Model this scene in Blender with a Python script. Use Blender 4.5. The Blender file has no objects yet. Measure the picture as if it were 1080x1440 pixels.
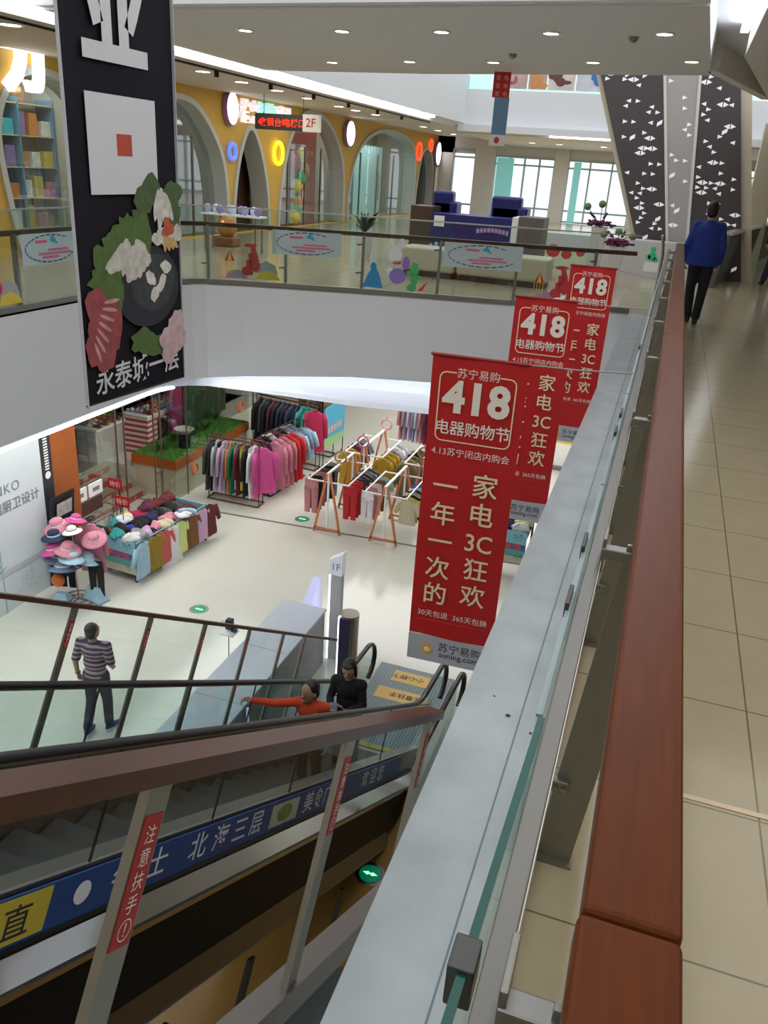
import bpy, bmesh, math, random
from mathutils import Vector as V, Matrix
random.seed(7)
SC = bpy.context.scene
COL = SC.collection
PI = math.pi

# ------------------------------------------------------------------ camera
def _cam():
    f = 1145.013
    def cd(p): return V((p[0] - 540., p[1] - 720., f))
    yw = cd((963., 260.)).normalized(); zw = (-cd((355., 3400.))).normalized(); xw = yw.cross(zw)
    R = Matrix((xw, yw, zw))                       # camera (x right, y down, z fwd) -> world
    r = R @ V((1, 0, 0)); u = R @ V((0, -1, 0)); b = R @ V((0, 0, -1))
    c = bpy.data.cameras.new('camera'); o = bpy.data.objects.new('camera', c); COL.objects.link(o)
    c.sensor_fit = 'VERTICAL'; c.sensor_height = 36.0; c.sensor_width = 27.0
    c.lens = f / 1440.0 * 36.0; c.clip_start = 0.02; c.clip_end = 200
    m = Matrix((r, u, b)).transposed().to_4x4(); m.translation = V((0, 0, 1.88)); o.matrix_world = m
    SC.camera = o
_cam()

# ------------------------------------------------------------------ world, exposure, big lights
WORLD = 1.25
w = bpy.data.worlds.new('sky'); SC.world = w; w.use_nodes = True
bg = w.node_tree.nodes['Background']; bg.inputs[0].default_value = (0.93, 0.97, 1.0, 1); bg.inputs[1].default_value = WORLD
vs = SC.view_settings; vs.view_transform = 'Standard'; vs.look = 'None'; vs.exposure = 0.0; vs.gamma = 1.0; vs.use_curve_mapping = False

def area_light(name, loc, sx, sy, power, color=(1, .97, .93)):
    l = bpy.data.lights.new(name, 'AREA'); l.shape = 'RECTANGLE'; l.size = sx; l.size_y = sy; l.energy = power; l.color = color
    o = bpy.data.objects.new(name, l); o.location = loc; COL.objects.link(o); return o
for (x, y, sx, sy, p) in ((-8.6, 13.0, 1.2, 7, 150), (-4.5, 18.5, 6, 4, 330), (-8.6, 5.5, 1.6, 8, 130), (-4.5, 25, 6, 4, 260), (-12.6, 14.2, 3, 5, 260)):
    area_light('ceiling_fill_light', (x, y, -1.62), sx, sy, p)  # broad fills added under the unseen lower ceiling to brighten the ground floor
area_light('ceiling_fill_light', (-9.0, 17, 3.17), 1.0, 16, 110, (1, .93, .8))  # broad light added to carry the left walkway downlights
area_light('ceiling_fill_light', (-3.5, 32.5, 2.93), 8, 5, 260)  # fill added to brighten the far end
area_light('ceiling_fill_light', (1.6, 3.0, 3.1), 1.2, 8, 55, (1, .93, .82))  # added fill over the near walkway

# ------------------------------------------------------------------ materials
MATS = {}
def mat(name, col, rough=.6, metal=0., noise=0., nscale=8., emit=0., ecol=None, bump=0., coat=0., spec=None, stretch=None):
    if name in MATS: return MATS[name]
    m = bpy.data.materials.new(name); m.use_nodes = True; nt = m.node_tree; b = nt.nodes['Principled BSDF']
    b.inputs['Base Color'].default_value = (*col, 1); b.inputs['Roughness'].default_value = rough; b.inputs['Metallic'].default_value = metal
    if spec is not None: b.inputs['Specular IOR Level'].default_value = spec
    if coat: b.inputs['Coat Weight'].default_value = coat; b.inputs['Coat Roughness'].default_value = .08
    if emit:
        b.inputs['Emission Color'].default_value = (*(ecol or col), 1); b.inputs['Emission Strength'].default_value = emit
    if noise or bump:
        tc = nt.nodes.new('ShaderNodeTexCoord'); n = nt.nodes.new('ShaderNodeTexNoise'); n.inputs['Scale'].default_value = nscale; n.inputs['Detail'].default_value = 5
        src = tc.outputs['Object']
        if stretch:
            mp = nt.nodes.new('ShaderNodeMapping'); mp.inputs['Scale'].default_value = stretch; nt.links.new(src, mp.inputs[0]); src = mp.outputs[0]
        nt.links.new(src, n.inputs['Vector'])
        if noise:
            mx = nt.nodes.new('ShaderNodeMix'); mx.data_type = 'RGBA'
            mx.inputs[6].default_value = (*[max(0, c * (1 - noise)) for c in col], 1); mx.inputs[7].default_value = (*[min(1, c * (1 + noise)) for c in col], 1)
            nt.links.new(n.outputs['Fac'], mx.inputs[0]); nt.links.new(mx.outputs[2], b.inputs['Base Color'])
        if bump:
            bp = nt.nodes.new('ShaderNodeBump'); bp.inputs['Strength'].default_value = bump; bp.inputs['Distance'].default_value = .02
            nt.links.new(n.outputs['Fac'], bp.inputs['Height']); nt.links.new(bp.outputs[0], b.inputs['Normal'])
    MATS[name] = m; return m
def glass(name, tint=(.86, .95, .93), refl=.09, fr=.22):
    if name in MATS: return MATS[name]
    m = bpy.data.materials.new(name); m.use_nodes = True; nt = m.node_tree; nt.nodes.clear()
    o = nt.nodes.new('ShaderNodeOutputMaterial'); t = nt.nodes.new('ShaderNodeBsdfTransparent'); g = nt.nodes.new('ShaderNodeBsdfGlossy')
    mx = nt.nodes.new('ShaderNodeMixShader'); lw = nt.nodes.new('ShaderNodeLayerWeight'); mu = nt.nodes.new('ShaderNodeMath'); mu.operation = 'MULTIPLY_ADD'
    t.inputs[0].default_value = (*tint, 1); g.inputs['Roughness'].default_value = .03; lw.inputs[0].default_value = .25
    mu.inputs[1].default_value = fr; mu.inputs[2].default_value = refl * .4
    nt.links.new(lw.outputs['Fresnel'], mu.inputs[0]); nt.links.new(mu.outputs[0], mx.inputs[0])
    nt.links.new(t.outputs[0], mx.inputs[1]); nt.links.new(g.outputs[0], mx.inputs[2]); nt.links.new(mx.outputs[0], o.inputs[0])
    MATS[name] = m; return m
def stripes(name, c1, c2, scale, axis=2, rough=.85, duty=.5):
    m = mat(name, c1, rough); nt = m.node_tree; b = nt.nodes['Principled BSDF']
    tc = nt.nodes.new('ShaderNodeTexCoord'); sp = nt.nodes.new('ShaderNodeSeparateXYZ'); mu = nt.nodes.new('ShaderNodeMath'); mu.operation = 'MULTIPLY'; mu.inputs[1].default_value = scale
    fr = nt.nodes.new('ShaderNodeMath'); fr.operation = 'FRACT'; gt = nt.nodes.new('ShaderNodeMath'); gt.operation = 'GREATER_THAN'; gt.inputs[1].default_value = duty
    mx = nt.nodes.new('ShaderNodeMix'); mx.data_type = 'RGBA'; mx.inputs[6].default_value = (*c1, 1); mx.inputs[7].default_value = (*c2, 1)
    nt.links.new(tc.outputs['Object'], sp.inputs[0]); nt.links.new(sp.outputs[axis], mu.inputs[0]); nt.links.new(mu.outputs[0], fr.inputs[0])
    nt.links.new(fr.outputs[0], gt.inputs[0]); nt.links.new(gt.outputs[0], mx.inputs[0]); nt.links.new(mx.outputs[2], b.inputs['Base Color'])
    return m
def tiles(name, c1, c2, grout, xs, ysz, x0, y0, rough, gw=.004, coat=0., nscale=3.):
    """floor tiles in world metres: xs = tile width, ysz = tile length"""
    m = mat(name, c1, rough, coat=coat); nt = m.node_tree; b = nt.nodes['Principled BSDF']; N = nt.nodes.new; L = nt.links.new
    g = N('ShaderNodeNewGeometry'); sp = N('ShaderNodeSeparateXYZ'); L(g.outputs['Position'], sp.inputs[0])
    def line(out, size, off):
        a = N('ShaderNodeMath'); a.operation = 'SUBTRACT'; a.inputs[1].default_value = off; L(out, a.inputs[0])
        p = N('ShaderNodeMath'); p.operation = 'PINGPONG'; p.inputs[1].default_value = size / 2; L(a.outputs[0], p.inputs[0])
        q = N('ShaderNodeMath'); q.operation = 'LESS_THAN'; q.inputs[1].default_value = gw; L(p.outputs[0], q.inputs[0]); return q.outputs[0]
    l1 = line(sp.outputs[0], xs, x0); l2 = line(sp.outputs[1], ysz, y0)
    mxm = N('ShaderNodeMath'); mxm.operation = 'MAXIMUM'; L(l1, mxm.inputs[0]); L(l2, mxm.inputs[1])
    n = N('ShaderNodeTexNoise'); n.inputs['Scale'].default_value = nscale; n.inputs['Detail'].default_value = 8; n.inputs['Roughness'].default_value = .65; L(g.outputs['Position'], n.inputs['Vector'])
    a = N('ShaderNodeMix'); a.data_type = 'RGBA'; a.inputs[6].default_value = (*c1, 1); a.inputs[7].default_value = (*c2, 1); L(n.outputs['Fac'], a.inputs[0])
    c = N('ShaderNodeMix'); c.data_type = 'RGBA'; c.inputs[7].default_value = (*grout, 1); L(a.outputs[2], c.inputs[6]); L(mxm.outputs[0], c.inputs[0]); L(c.outputs[2], b.inputs['Base Color'])
    return m

STEEL = mat('brushed_steel', (.36, .34, .30), .36, 1., .12, 60, stretch=(1, .05, 1))
STEELD = mat('dull_steel', (.30, .29, .27), .42, 1., .1, 40)
POSTM = mat('post_steel', (.30, .285, .25), .38, .85, .1, 20)
WOOD = mat('polished_wood', (.125, .032, .008), .36, 0, .35, 14, spec=.12, stretch=(6, .5, 6))
WOODD = mat('dark_red_wood', (.085, .032, .020), .34, 0, .3, 10, spec=.35)
STONE = mat('ledge_stone', (.44, .48, .50), .3, 0, .30, 4)
WHITE = mat('white_paint', (.80, .82, .85), .6)
CEIL = mat('ceiling_paint', (.76, .75, .73), .7, 0, .04, 30, stretch=(.2, 8, 1))
CEILW = mat('warm_ceiling_paint', (.72, .70, .65), .7)
COVEM = mat('cove_paint', (.82, .84, .88), .7)
GLASSR = glass('clear_rail_glass', (.90, .97, .95), .06)
GLASSW = glass('window_glass', (.78, .93, .92), .10)
GLASSD = glass('smoked_glass', (.55, .62, .62), .14)
GEDGE = mat('green_glass_edge', (.004, .09, .065), .15)
BLACK = mat('black_rubber', (.008, .008, .010), .35)
BLACKM = mat('black_metal', (.02, .02, .022), .4, .3)
LEDW = mat('led_strip', (1, 1, 1), .5, emit=9, ecol=(.86, .90, 1))
LAMP = mat('lamp_lens', (1, 1, 1), .5, emit=14, ecol=(1, .98, .95))
LAMPR = mat('lamp_ring', (.75, .75, .75), .35, .4)
YELLOW = mat('yellow_render', (.66, .41, .07), .6, 0, .08, 6)
TRIMG = mat('arch_trim', (.50, .54, .53), .45)
REDB = mat('red_banner_cloth', (.55, .012, .014), .55, 0, .06, 5)
CREAM = mat('cream_lettering', (.92, .80, .52), .6)
WHITEL = mat('white_lettering', (.92, .92, .90), .6)
GREYB = mat('pale_banner_cloth', (.50, .52, .58), .6)
BLK = mat('black_banner_cloth', (.012, .010, .016), .8, 0, .2, 4, spec=.2)
DARKL = mat('dark_lettering', (.03, .03, .04), .6)
REDS = mat('red_sticker', (.40, .012, .018), .5)
ORANGEP = mat('orange_paint', (.60, .13, .02), .5)
TIMBER = mat('orange_timber', (.62, .20, .08), .5, 0, .15, 20)
WHT = mat('white_metal', (.82, .84, .86), .35)
BEIGE = mat('beige_wall', (.66, .58, .44), .6)

# ------------------------------------------------------------------ mesh helpers
class MB:
    def __init__(s): s.v = []; s.f = []
    def add(s, vs_, fs_):
        k = len(s.v); s.v += [tuple(p) for p in vs_]; s.f += [tuple(i + k for i in f) for f in fs_]; return s
    def box(s, x0, x1, y0, y1, z0, z1):
        return s.add([(x0, y0, z0), (x1, y0, z0), (x1, y1, z0), (x0, y1, z0), (x0, y0, z1), (x1, y0, z1), (x1, y1, z1), (x0, y1, z1)],
                     [(0, 3, 2, 1), (4, 5, 6, 7), (0, 1, 5, 4), (1, 2, 6, 5), (2, 3, 7, 6), (3, 0, 4, 7)])
    def cbox(s, c, sx, sy, sz): return s.box(c[0] - sx / 2, c[0] + sx / 2, c[1] - sy / 2, c[1] + sy / 2, c[2] - sz / 2, c[2] + sz / 2)
    def rbox(s, x0, x1, y0, y1, z0, z1, r=.01, seg=2):
        bm = bmesh.new(); bmesh.ops.create_cube(bm, size=1)
        for v in bm.verts: v.co = V(((x0 + x1) / 2 + v.co.x * (x1 - x0), (y0 + y1) / 2 + v.co.y * (y1 - y0), (z0 + z1) / 2 + v.co.z * (z1 - z0)))
        bmesh.ops.bevel(bm, geom=bm.edges[:], offset=r, segments=seg, affect='EDGES', profile=.5)
        bm.verts.ensure_lookup_table(); s.add([v.co for v in bm.verts], [[v.index for v in f.verts] for f in bm.faces]); bm.free(); return s
    def hexa(s, p):  # 8 corner points, bottom 4 then top 4 (same order)
        return s.add(p, [(0, 3, 2, 1), (4, 5, 6, 7), (0, 1, 5, 4), (1, 2, 6, 5), (2, 3, 7, 6), (3, 0, 4, 7)])
    def prism(s, poly, d):  # poly: 3d points, d: extrusion vector
        n = len(poly); d = V(d); a = [V(p) for p in poly]
        return s.add(a + [p + d for p in a], [tuple(range(n - 1, -1, -1)), tuple(range(n, 2 * n))] + [(i, (i + 1) % n, n + (i + 1) % n, n + i) for i in range(n)])
    def poly(s, pts): return s.add(pts, [tuple(range(len(pts)))])
    def cone(s, p0, p1, r0, r1, n=10, cap=True):
        p0 = V(p0); p1 = V(p1); d = (p1 - p0).normalized(); a = d.orthogonal().normalized(); b = d.cross(a)
        A = [p0 + (a * math.cos(t) + b * math.sin(t)) * r0 for t in [2 * PI * i / n for i in range(n)]]
        B = [p1 + (a * math.cos(t) + b * math.sin(t)) * r1 for t in [2 * PI * i / n for i in range(n)]]
        fs = [(i, (i + 1) % n, n + (i + 1) % n, n + i) for i in range(n)]
        if cap: fs += [tuple(range(n - 1, -1, -1)), tuple(range(n, 2 * n))]
        return s.add(A + B, fs)
    def cyl(s, p0, p1, r, n=10): return s.cone(p0, p1, r, r, n)
    def tube(s, pts, r, n=8, closed=False):
        pts = [V(p) for p in pts]; m = len(pts); rings = []; a = None
        for i, p in enumerate(pts):
            q0 = pts[i - 1] if (i > 0 or closed) else p; q1 = pts[(i + 1) % m] if (i < m - 1 or closed) else p
            d = (q1 - q0).normalized()
            a = d.orthogonal().normalized() if a is None else (a - d * a.dot(d)).normalized()
            b = d.cross(a); rr = r[i] if isinstance(r, (list, tuple)) else r
            rings.append([p + (a * math.cos(2 * PI * k / n) + b * math.sin(2 * PI * k / n)) * rr for k in range(n)])
        vs_ = [q for g in rings for q in g]; fs = []
        for i in range(m if closed else m - 1):
            j = (i + 1) % m
            fs += [(i * n + k, i * n + (k + 1) % n, j * n + (k + 1) % n, j * n + k) for k in range(n)]
        if not closed: fs += [tuple(range(n - 1, -1, -1)), tuple(range((m - 1) * n, m * n))]
        return s.add(vs_, fs)
    def ell(s, c, rx, ry, rz, n=14, m=8, rot=None):
        c = V(c); vs_ = []; fs = []
        for i in range(m + 1):
            t = PI * i / m
            for k in range(n):
                p = V((rx * math.sin(t) * math.cos(2 * PI * k / n), ry * math.sin(t) * math.sin(2 * PI * k / n), rz * math.cos(t)))
                vs_.append(c + (rot @ p if rot else p))
        for i in range(m):
            fs += [(i * n + k, (i + 1) * n + k, (i + 1) * n + (k + 1) % n, i * n + (k + 1) % n) for k in range(n)]
        return s.add(vs_, fs)
    def lathe(s, prof, c=(0, 0, 0), n=20, sx=1, sy=1):
        vs_ = []; fs = []
        for r, z in prof:
            vs_ += [(c[0] + r * sx * math.cos(2 * PI * k / n), c[1] + r * sy * math.sin(2 * PI * k / n), c[2] + z) for k in range(n)]
        for i in range(len(prof) - 1):
            fs += [(i * n + k, i * n + (k + 1) % n, (i + 1) * n + (k + 1) % n, (i + 1) * n + k) for k in range(n)]
        return s.add(vs_, fs)
    def strip(s, path, prof, closed=False):  # sweep (offset along outward normal, z) along a plan polyline
        n = len(path); m = len(prof); pv = [V((p[0], p[1])) for p in path]; vs_ = []
        for i in range(n):
            d0 = (pv[i] - pv[i - 1]).normalized() if i > 0 else (pv[1] - pv[0]).normalized()
            d1 = (pv[i + 1] - pv[i]).normalized() if i < n - 1 else d0
            d = (d0 + d1).normalized(); nn = V((-d.y, d.x)) / max(.3, d.dot(d1))
            vs_ += [(pv[i].x + nn.x * o, pv[i].y + nn.y * o, z) for o, z in prof]
        fs = []
        mm = m if closed else m - 1
        for i in range(n - 1):
            for k in range(mm):
                fs.append((i * m + k, (i + 1) * m + k, (i + 1) * m + (k + 1) % m, i * m + (k + 1) % m))
        if closed: fs += [tuple(range(m)), tuple(range((n - 1) * m + m - 1, (n - 1) * m - 1, -1))]
        return s.add(vs_, fs)
    def text(s, body, o, ax, ay, size, bold=0., align='C', spacing=1., shear=0., sx=1.):
        """printed characters: o = baseline origin (centre or left), ax/ay = unit axes"""
        key = (body, bold, spacing)
        if key not in TXT:
            c = bpy.data.curves.new('t', 'FONT'); c.body = body; c.size = 1; c.offset = bold; c.space_character = spacing; c.resolution_u = 3
            ob = bpy.data.objects.new('t', c); COL.objects.link(ob)
            me = bpy.data.meshes.new_from_object(ob.evaluated_get(bpy.context.evaluated_depsgraph_get()))
            TXT[key] = ([v.co.copy() for v in me.vertices], [tuple(p.vertices) for p in me.polygons])
            bpy.data.objects.remove(ob); bpy.data.curves.remove(c); bpy.data.meshes.remove(me)
        vs_, fs = TXT[key]
        if not vs_: return s
        x0 = min(p.x for p in vs_); x1 = max(p.x for p in vs_); off = (x0 + x1) / 2 if align == 'C' else (x0 if align == 'L' else x1)
        o = V(o); ax = V(ax); ay = V(ay)
        return s.add([o + ax * ((p.x - off) * sx + p.y * shear) * size + ay * p.y * size for p in vs_], fs)
    def build(s, name, m, parent=None, world=False, smooth=False, loc=None):
        me = bpy.data.meshes.new(name)
        off = V(parent.location) if (parent and world) else (V(loc) if loc else V((0, 0, 0)))
        me.from_pydata([V(p) - off for p in s.v], [], s.f); me.update()
        if smooth: me.polygons.foreach_set('use_smooth', [True] * len(me.polygons))
        me.materials.append(m); o = bpy.data.objects.new(name, me); COL.objects.link(o)
        if parent: o.parent = parent
        elif loc: o.location = loc
        return o
TXT = {}
def tag(o, label=None, cat=None, group=None, kind=None):
    if label: o['label'] = label
    if cat: o['category'] = cat
    if group: o['group'] = group
    if kind: o['kind'] = kind
    return o
def thing(name, label, cat, loc=(0, 0, 0), rz=0., group=None):
    o = bpy.data.objects.new(name, None); o.empty_display_size = .1; COL.objects.link(o); o.location = loc; o.rotation_euler = (0, 0, rz)
    return tag(o, label, cat, group)
def struct(name, mb, m, smooth=False):
    o = mb.build(name, m, smooth=smooth); o['kind'] = 'structure'; return o
def copy_tree(o, parent=None):
    c = o.copy(); COL.objects.link(c)
    if parent: c.parent = parent
    for ch in list(o.children): copy_tree(ch, c)
    return c
def setmat(o, m):
    o.material_slots[0].link = 'OBJECT'; o.material_slots[0].material = m
def modmesh(mb, voxel, smooth_it=4, fac=.5):
    """fuse overlapping solids of a builder into one continuous surface"""
    me = bpy.data.meshes.new('t'); me.from_pydata(mb.v, [], mb.f); bm = bmesh.new(); bm.from_mesh(me); bmesh.ops.recalc_face_normals(bm, faces=bm.faces); bm.to_mesh(me); bm.free()
    o = bpy.data.objects.new('t', me); COL.objects.link(o)
    r = o.modifiers.new('r', 'REMESH'); r.mode = 'VOXEL'; r.voxel_size = voxel
    if smooth_it: q = o.modifiers.new('s', 'SMOOTH'); q.iterations = smooth_it; q.factor = fac
    out = bpy.data.meshes.new_from_object(o.evaluated_get(bpy.context.evaluated_depsgraph_get()))
    bpy.data.objects.remove(o); bpy.data.meshes.remove(me)
    out.polygons.foreach_set('use_smooth', [True] * len(out.polygons)); return out
def put(name, me, m, parent=None):
    me.materials.clear(); me.materials.append(m); o = bpy.data.objects.new(name, me); COL.objects.link(o)
    if parent: o.parent = parent
    return o
def catmull(pts, n=8):
    out = []; m = len(pts)
    for i in range(m):
        p0, p1, p2, p3 = (V(pts[(i + j - 1) % m]) for j in range(4))
        for k in range(n):
            t = k / n; out.append(.5 * ((2 * p1) + (p2 - p0) * t + (2 * p0 - 5 * p1 + 4 * p2 - p3) * t * t + (3 * p1 - p0 - 3 * p2 + p3) * t ** 3))
    return out
ORD = ['first', 'second', 'third', 'fourth', 'fifth', 'sixth', 'seventh', 'eighth', 'ninth', 'tenth', 'eleventh', 'twelfth', 'thirteenth', 'fourteenth', 'fifteenth', 'sixteenth', 'seventeenth', 'eighteenth', 'nineteenth', 'twentieth', 'twenty-first', 'twenty-second']
F1 = -5.6
FLOOR2 = tiles('upper_tiles', (.37, .305, .20), (.47, .395, .27), (.16, .13, .08), 1.26, .63, .605, 1.728, .17, .0035, .1, 4.)
FLOOR1 = tiles('lower_tiles', (.58, .59, .53), (.65, .66, .60), (.62, .59, .52), .9, .9, 0, 0, .14, .003, 0., 1.5)

# ================================================================== SETTING
PATH = [(-7.15, -3), (-7.15, 6), (-7.15, 10.5)] + [(-7.15 + .62 * (1 - math.cos(t)), 10.5 + 1.05 * math.sin(t)) for t in (.3, .6, .9, 1.2)] + [(-6.2, 11.72), (-4.56, 12.26), (-1.96, 12.9), (-.45, 13.38)]
o = MB().prism([(p[0], p[1], -.02) for p in [(-12.5, -3)] + PATH + [(-.45, -3), (5, -3), (5, 38.5), (-12.5, 38.5)]], (0, 0, .02))
o = struct('floor', o, FLOOR2); o['label'] = 'beige tiled upper floor'
struct('floor_ground', MB().poly([(-16, -3, F1), (5, -3, F1), (5, 40, F1), (-16, 40, F1)]), FLOOR1)
struct('floor_ground_shaded', MB().box(-3.75, 5, -3, 8.3, F1, F1 + .012), mat('shaded_floor_brown', (.30, .17, .045), .25, 0, .25, 1.2))  # ground floor in shade and warm light, painted as a brown patch
struct('trim_1', MB().hexa([(-14, 14.60, F1 - .01), (5, 15.85, F1 - .01), (5, 15.92, F1 - .01), (-14, 14.67, F1 - .01), (-14, 14.60, F1 + .004), (5, 15.85, F1 + .004), (5, 15.92, F1 + .004), (-14, 14.67, F1 + .004)]), mat('floor_joint', (.16, .16, .13), .5))
# slab edge, lit soffit band, ceiling of the ground floor
def vstrip(path, prof, zs, closed=False):
    """like strip, but the profile heights are blended along the path: prof = (offset, a, b), z = a * top + b * bottom"""
    mb = MB().strip(path, [(p[0], 0) for p in prof], closed); m = len(prof)
    for i_ in range(len(path)):
        for k_ in range(m):
            x, y, _ = mb.v[i_ * m + k_]; mb.v[i_ * m + k_] = (x, y, prof[k_][1](zs[i_]))
    return mb
ZS = [(-1.52, -1.66)] * 5 + [(-1.50, -1.68), (-1.49, -1.70), (-1.44, -1.76), (-1.34, -1.90), (-1.30, -1.96), (-1.28, -1.98)]
struct('trim_2', vstrip(PATH, [(.09, lambda z: 0), (0, lambda z: 0), (0, lambda z: z[0]), (.09, lambda z: z[0])], ZS, True), WHITE)
struct('trim_3', vstrip(PATH, [(.62, lambda z: z[0]), (.50, lambda z: z[0] * .8 + z[1] * .2), (.38, lambda z: z[0] * .5 + z[1] * .5), (.30, lambda z: z[0] * .15 + z[1] * .85), (.27, lambda z: z[1]), (.40, lambda z: z[1] - .02), (.62, lambda z: -1.6)], ZS), COVEM)
struct('trim_4', MB().strip(PATH, [(.09, -.06), (.62, -.06), (.62, -1.36)]), WHITE)
led = vstrip(PATH[6:], [(.10, lambda z: z[0] + .01), (.16, lambda z: z[0] + .01), (.16, lambda z: z[0] + .04), (.10, lambda z: z[0] + .04)], ZS[6:], True)
tag(led.build('led_strip', LEDW), 'hidden white strip light inside the far soffit cove', 'strip light')
led = MB().strip(PATH[:5], [(.12, -1.65), (.18, -1.65), (.18, -1.62), (.12, -1.62)], closed=True)
tag(led.build('led_strip', LEDW), 'white strip light along the bottom of the left balcony', 'strip light')
struct('ceiling_ground', MB().poly([(p[0], p[1], -1.6) for p in [(-16, -3)] + [(-7.7, -3), (-7.7, 10.5), (-7.4, 11.6), (-6.4, 12.3), (-4.7, 12.85), (-2.1, 13.5), (-.45, 14.0), (5, 14), (5, 40), (-16, 40)]]), mat('lower_ceiling', (.62, .60, .56), .8))
# our own side: stone ledge, steel kerb and slab face
struct('trim_5', MB().box(-.45, -.12, -3, 13.3, -.2, .012), STONE)
struct('trim_6', MB().box(-.43, -.36, -3, 13.3, -1.4, -.1).box(-.43, 5, -3, 13.3, -1.5, -1.4), WHITE)
seam = MB().box(-.2195, -.2145, -3, 13.3, .0, .0135)
struct('trim_7', seam, mat('silicone_seam', (.16, .22, .26), .5))
# walls
struct('wall_back', MB().box(-16, 5, -3.2, -3, F1, 5), BEIGE)
struct('wall_right', MB().box(5, 5.2, -3.2, 40, F1, 5), BEIGE)
struct('wall_left_ground', MB().box(-9.75, -9.62, -3, 10.72, F1, -1.6), mat('white_hoarding', (.66, .74, .78), .25, 0, .05, 1.2))
struct('wall_far_ground', MB().box(-16, 5, 32, 32.2, F1, -1.6).box(-16, -15.8, -3, 32, F1, -1.6), mat('pale_wall', (.74, .70, .66), .5))
# ceilings of the upper floor
struct('ceiling_left', MB().box(-12.5, -7.28, -3, 38.5, 3.2, 3.4), CEILW)
struct('ceiling', MB().prism([(-7.02, 8.6, 3.2), (-.07, 7.95, 3.2), (.06, 12.6, 3.2), (-4.08, 13.64, 3.2), (-7.02, 14.0, 3.2)], (0, 0, .35)), CEIL)
struct('trim_8', MB().prism([(-7.02, 8.45, 3.22), (-.07, 7.80, 3.22), (-.07, 7.95, 3.22), (-7.02, 8.6, 3.22)], (0, 0, .10)), WHITE)
struct('ceiling_right', MB().prism([(.36, -3, 3.2), (5, -3, 3.2), (5, 38.5, 3.2), (3.4, 38.5, 3.2), (1.0, 15.6, 3.2), (.36, 10.8, 3.2)], (0, 0, .5)), CEILW)
struct('ceiling_recess', MB().prism([(-.10, 7.75, 3.5), (.40, 3, 3.5), (.40, 11, 3.5), (1.0, 15.6, 3.5), (.06, 12.6, 3.5)], (0, 0, .1)), COVEM)
struct('trim_9', MB().prism([(.0, 12.2, 3.2), (.14, 12.2, 3.2), (1.05, 15.6, 3.2), (.9, 15.6, 3.2)], (0, 0, .5)), CEIL)
struct('ceiling_far', MB().box(-7.28, 3.2, 28, 38.5, 2.95, 3.2), CEILW)
struct('trim_10', MB().box(-7.16, -7.0, 13.9, 28.2, 3.24, 4.6).box(-7.1, 3.2, 28.0, 28.25, 3.2, 4.22).box(-7.1, 3.2, 27.6, 28.2, 3.0, 3.2), WHITE)
struct('trim_11', MB().box(-7.30, -7.24, -3, 38, 3.12, 3.26), CEILW)
tag(MB().box(-7.2, -7.08, 6.5, 24.8, 3.19, 3.22).build('led_strip', LEDW), 'bright blue-white strip light along the edge of the left ceiling', 'strip light')
tag(MB().box(-4.2, -2.2, 27.7, 27.85, 2.96, 3.0).build('led_strip', LEDW), 'short white strip light under the far balcony', 'strip light')
tag(MB().box(.26, .34, 3, 10.6, 3.40, 3.44).build('led_strip', LEDW), 'white strip light in the recess above the walkway', 'strip light')
# posters on the glass of the floor above
t = thing('balcony_glass', 'glass parapet of the third floor covered with posters above the far windows', 'parapet', (-3.6, 28.1, 4.22))
MB().box(-3.6, 5, -.02, .02, 0, 1.1).build('glass_panel', GLASSW, t)
for i, (x0, x1, c) in enumerate(((-2.3, -1.55, (.55, .40, .36)), (-1.5, -.95, (.62, .40, .26)), (-.9, -.1, (.70, .62, .60)), (-.05, 1.1, (.66, .68, .74)), (1.15, 2.2, (.60, .58, .72)))):
    p = MB().box(x0, x1, -.05, -.03, .06, .95).build('poster', mat('poster_tone.%d' % i, c, .5, 0, .35, 3), t)
    m_ = MB()
    for k in range(5): m_.ell((random.uniform(x0 + .1, x1 - .1), -.056, random.uniform(.15, .6)), random.uniform(.05, .18), .003, random.uniform(.04, .16), 8, 5)
    m_.build('printed_shapes', mat('poster_blob.%d' % i, ((.5, .1, .1), (.7, .3, .1), (.15, .05, .05), (.05, .2, .55), (.35, .45, .65))[i], .5), p)
# ------------------------------------------------------------------ far windows (daylight beyond)
YW = 38.5
def window(n, x0, x1, z0, z1, nm, teal=()):
    f = MB()
    for k in range(nm + 1):
        x = x0 + (x1 - x0) * k / nm; f.box(x - .03, x + .03, YW - .1, YW + .1, z0, z1)
    for z in (z0, z1, z1 - .3, z0 + .45): f.box(x0, x1, YW - .08, YW + .08, z - .035, z + .035)
    w_ = struct('window_%d' % n, f, mat('mullion_metal', (.42, .50, .52), .5))
    g = MB().box(x0, x1, YW + .11, YW + .13, z0, z1).build('window_pane', glass('daylight_pane', (.95, 1, 1), .02), w_)
    for a, b in teal:
        MB().box(a, b, YW - .16, YW - .14, z0, z1 - .05).build('sheer_curtain', mat('teal_curtain', (.30, .72, .72), .8, emit=.25, ecol=(.3, .8, .8)), w_)
window(1, -8.05, -5.45, .05, 2.52, 4, ((-7.95, -7.2),)); window(2, -4.85, -2.1, .05, 2.52, 3, ((-4.6, -4.3),)); window(3, -1.5, 4.9, .05, 2.6, 6); window(4, -9.95, -8.95, .0, 2.7, 1)
struct('wall_far', MB().box(-12.5, 5, YW, YW + .2, 2.55, 3.2).box(-8.95, -8.05, YW - .2, YW + .2, 0, 3.2).box(-5.45, -4.85, YW - .2, YW + .2, 0, 3.2).box(-2.1, -1.5, YW - .2, YW + .2, 0, 3.2).box(-12.5, -9.95, YW, YW + .2, 0, 3.2), mat('grey_pillar', (.72, .72, .69), .6))
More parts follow.
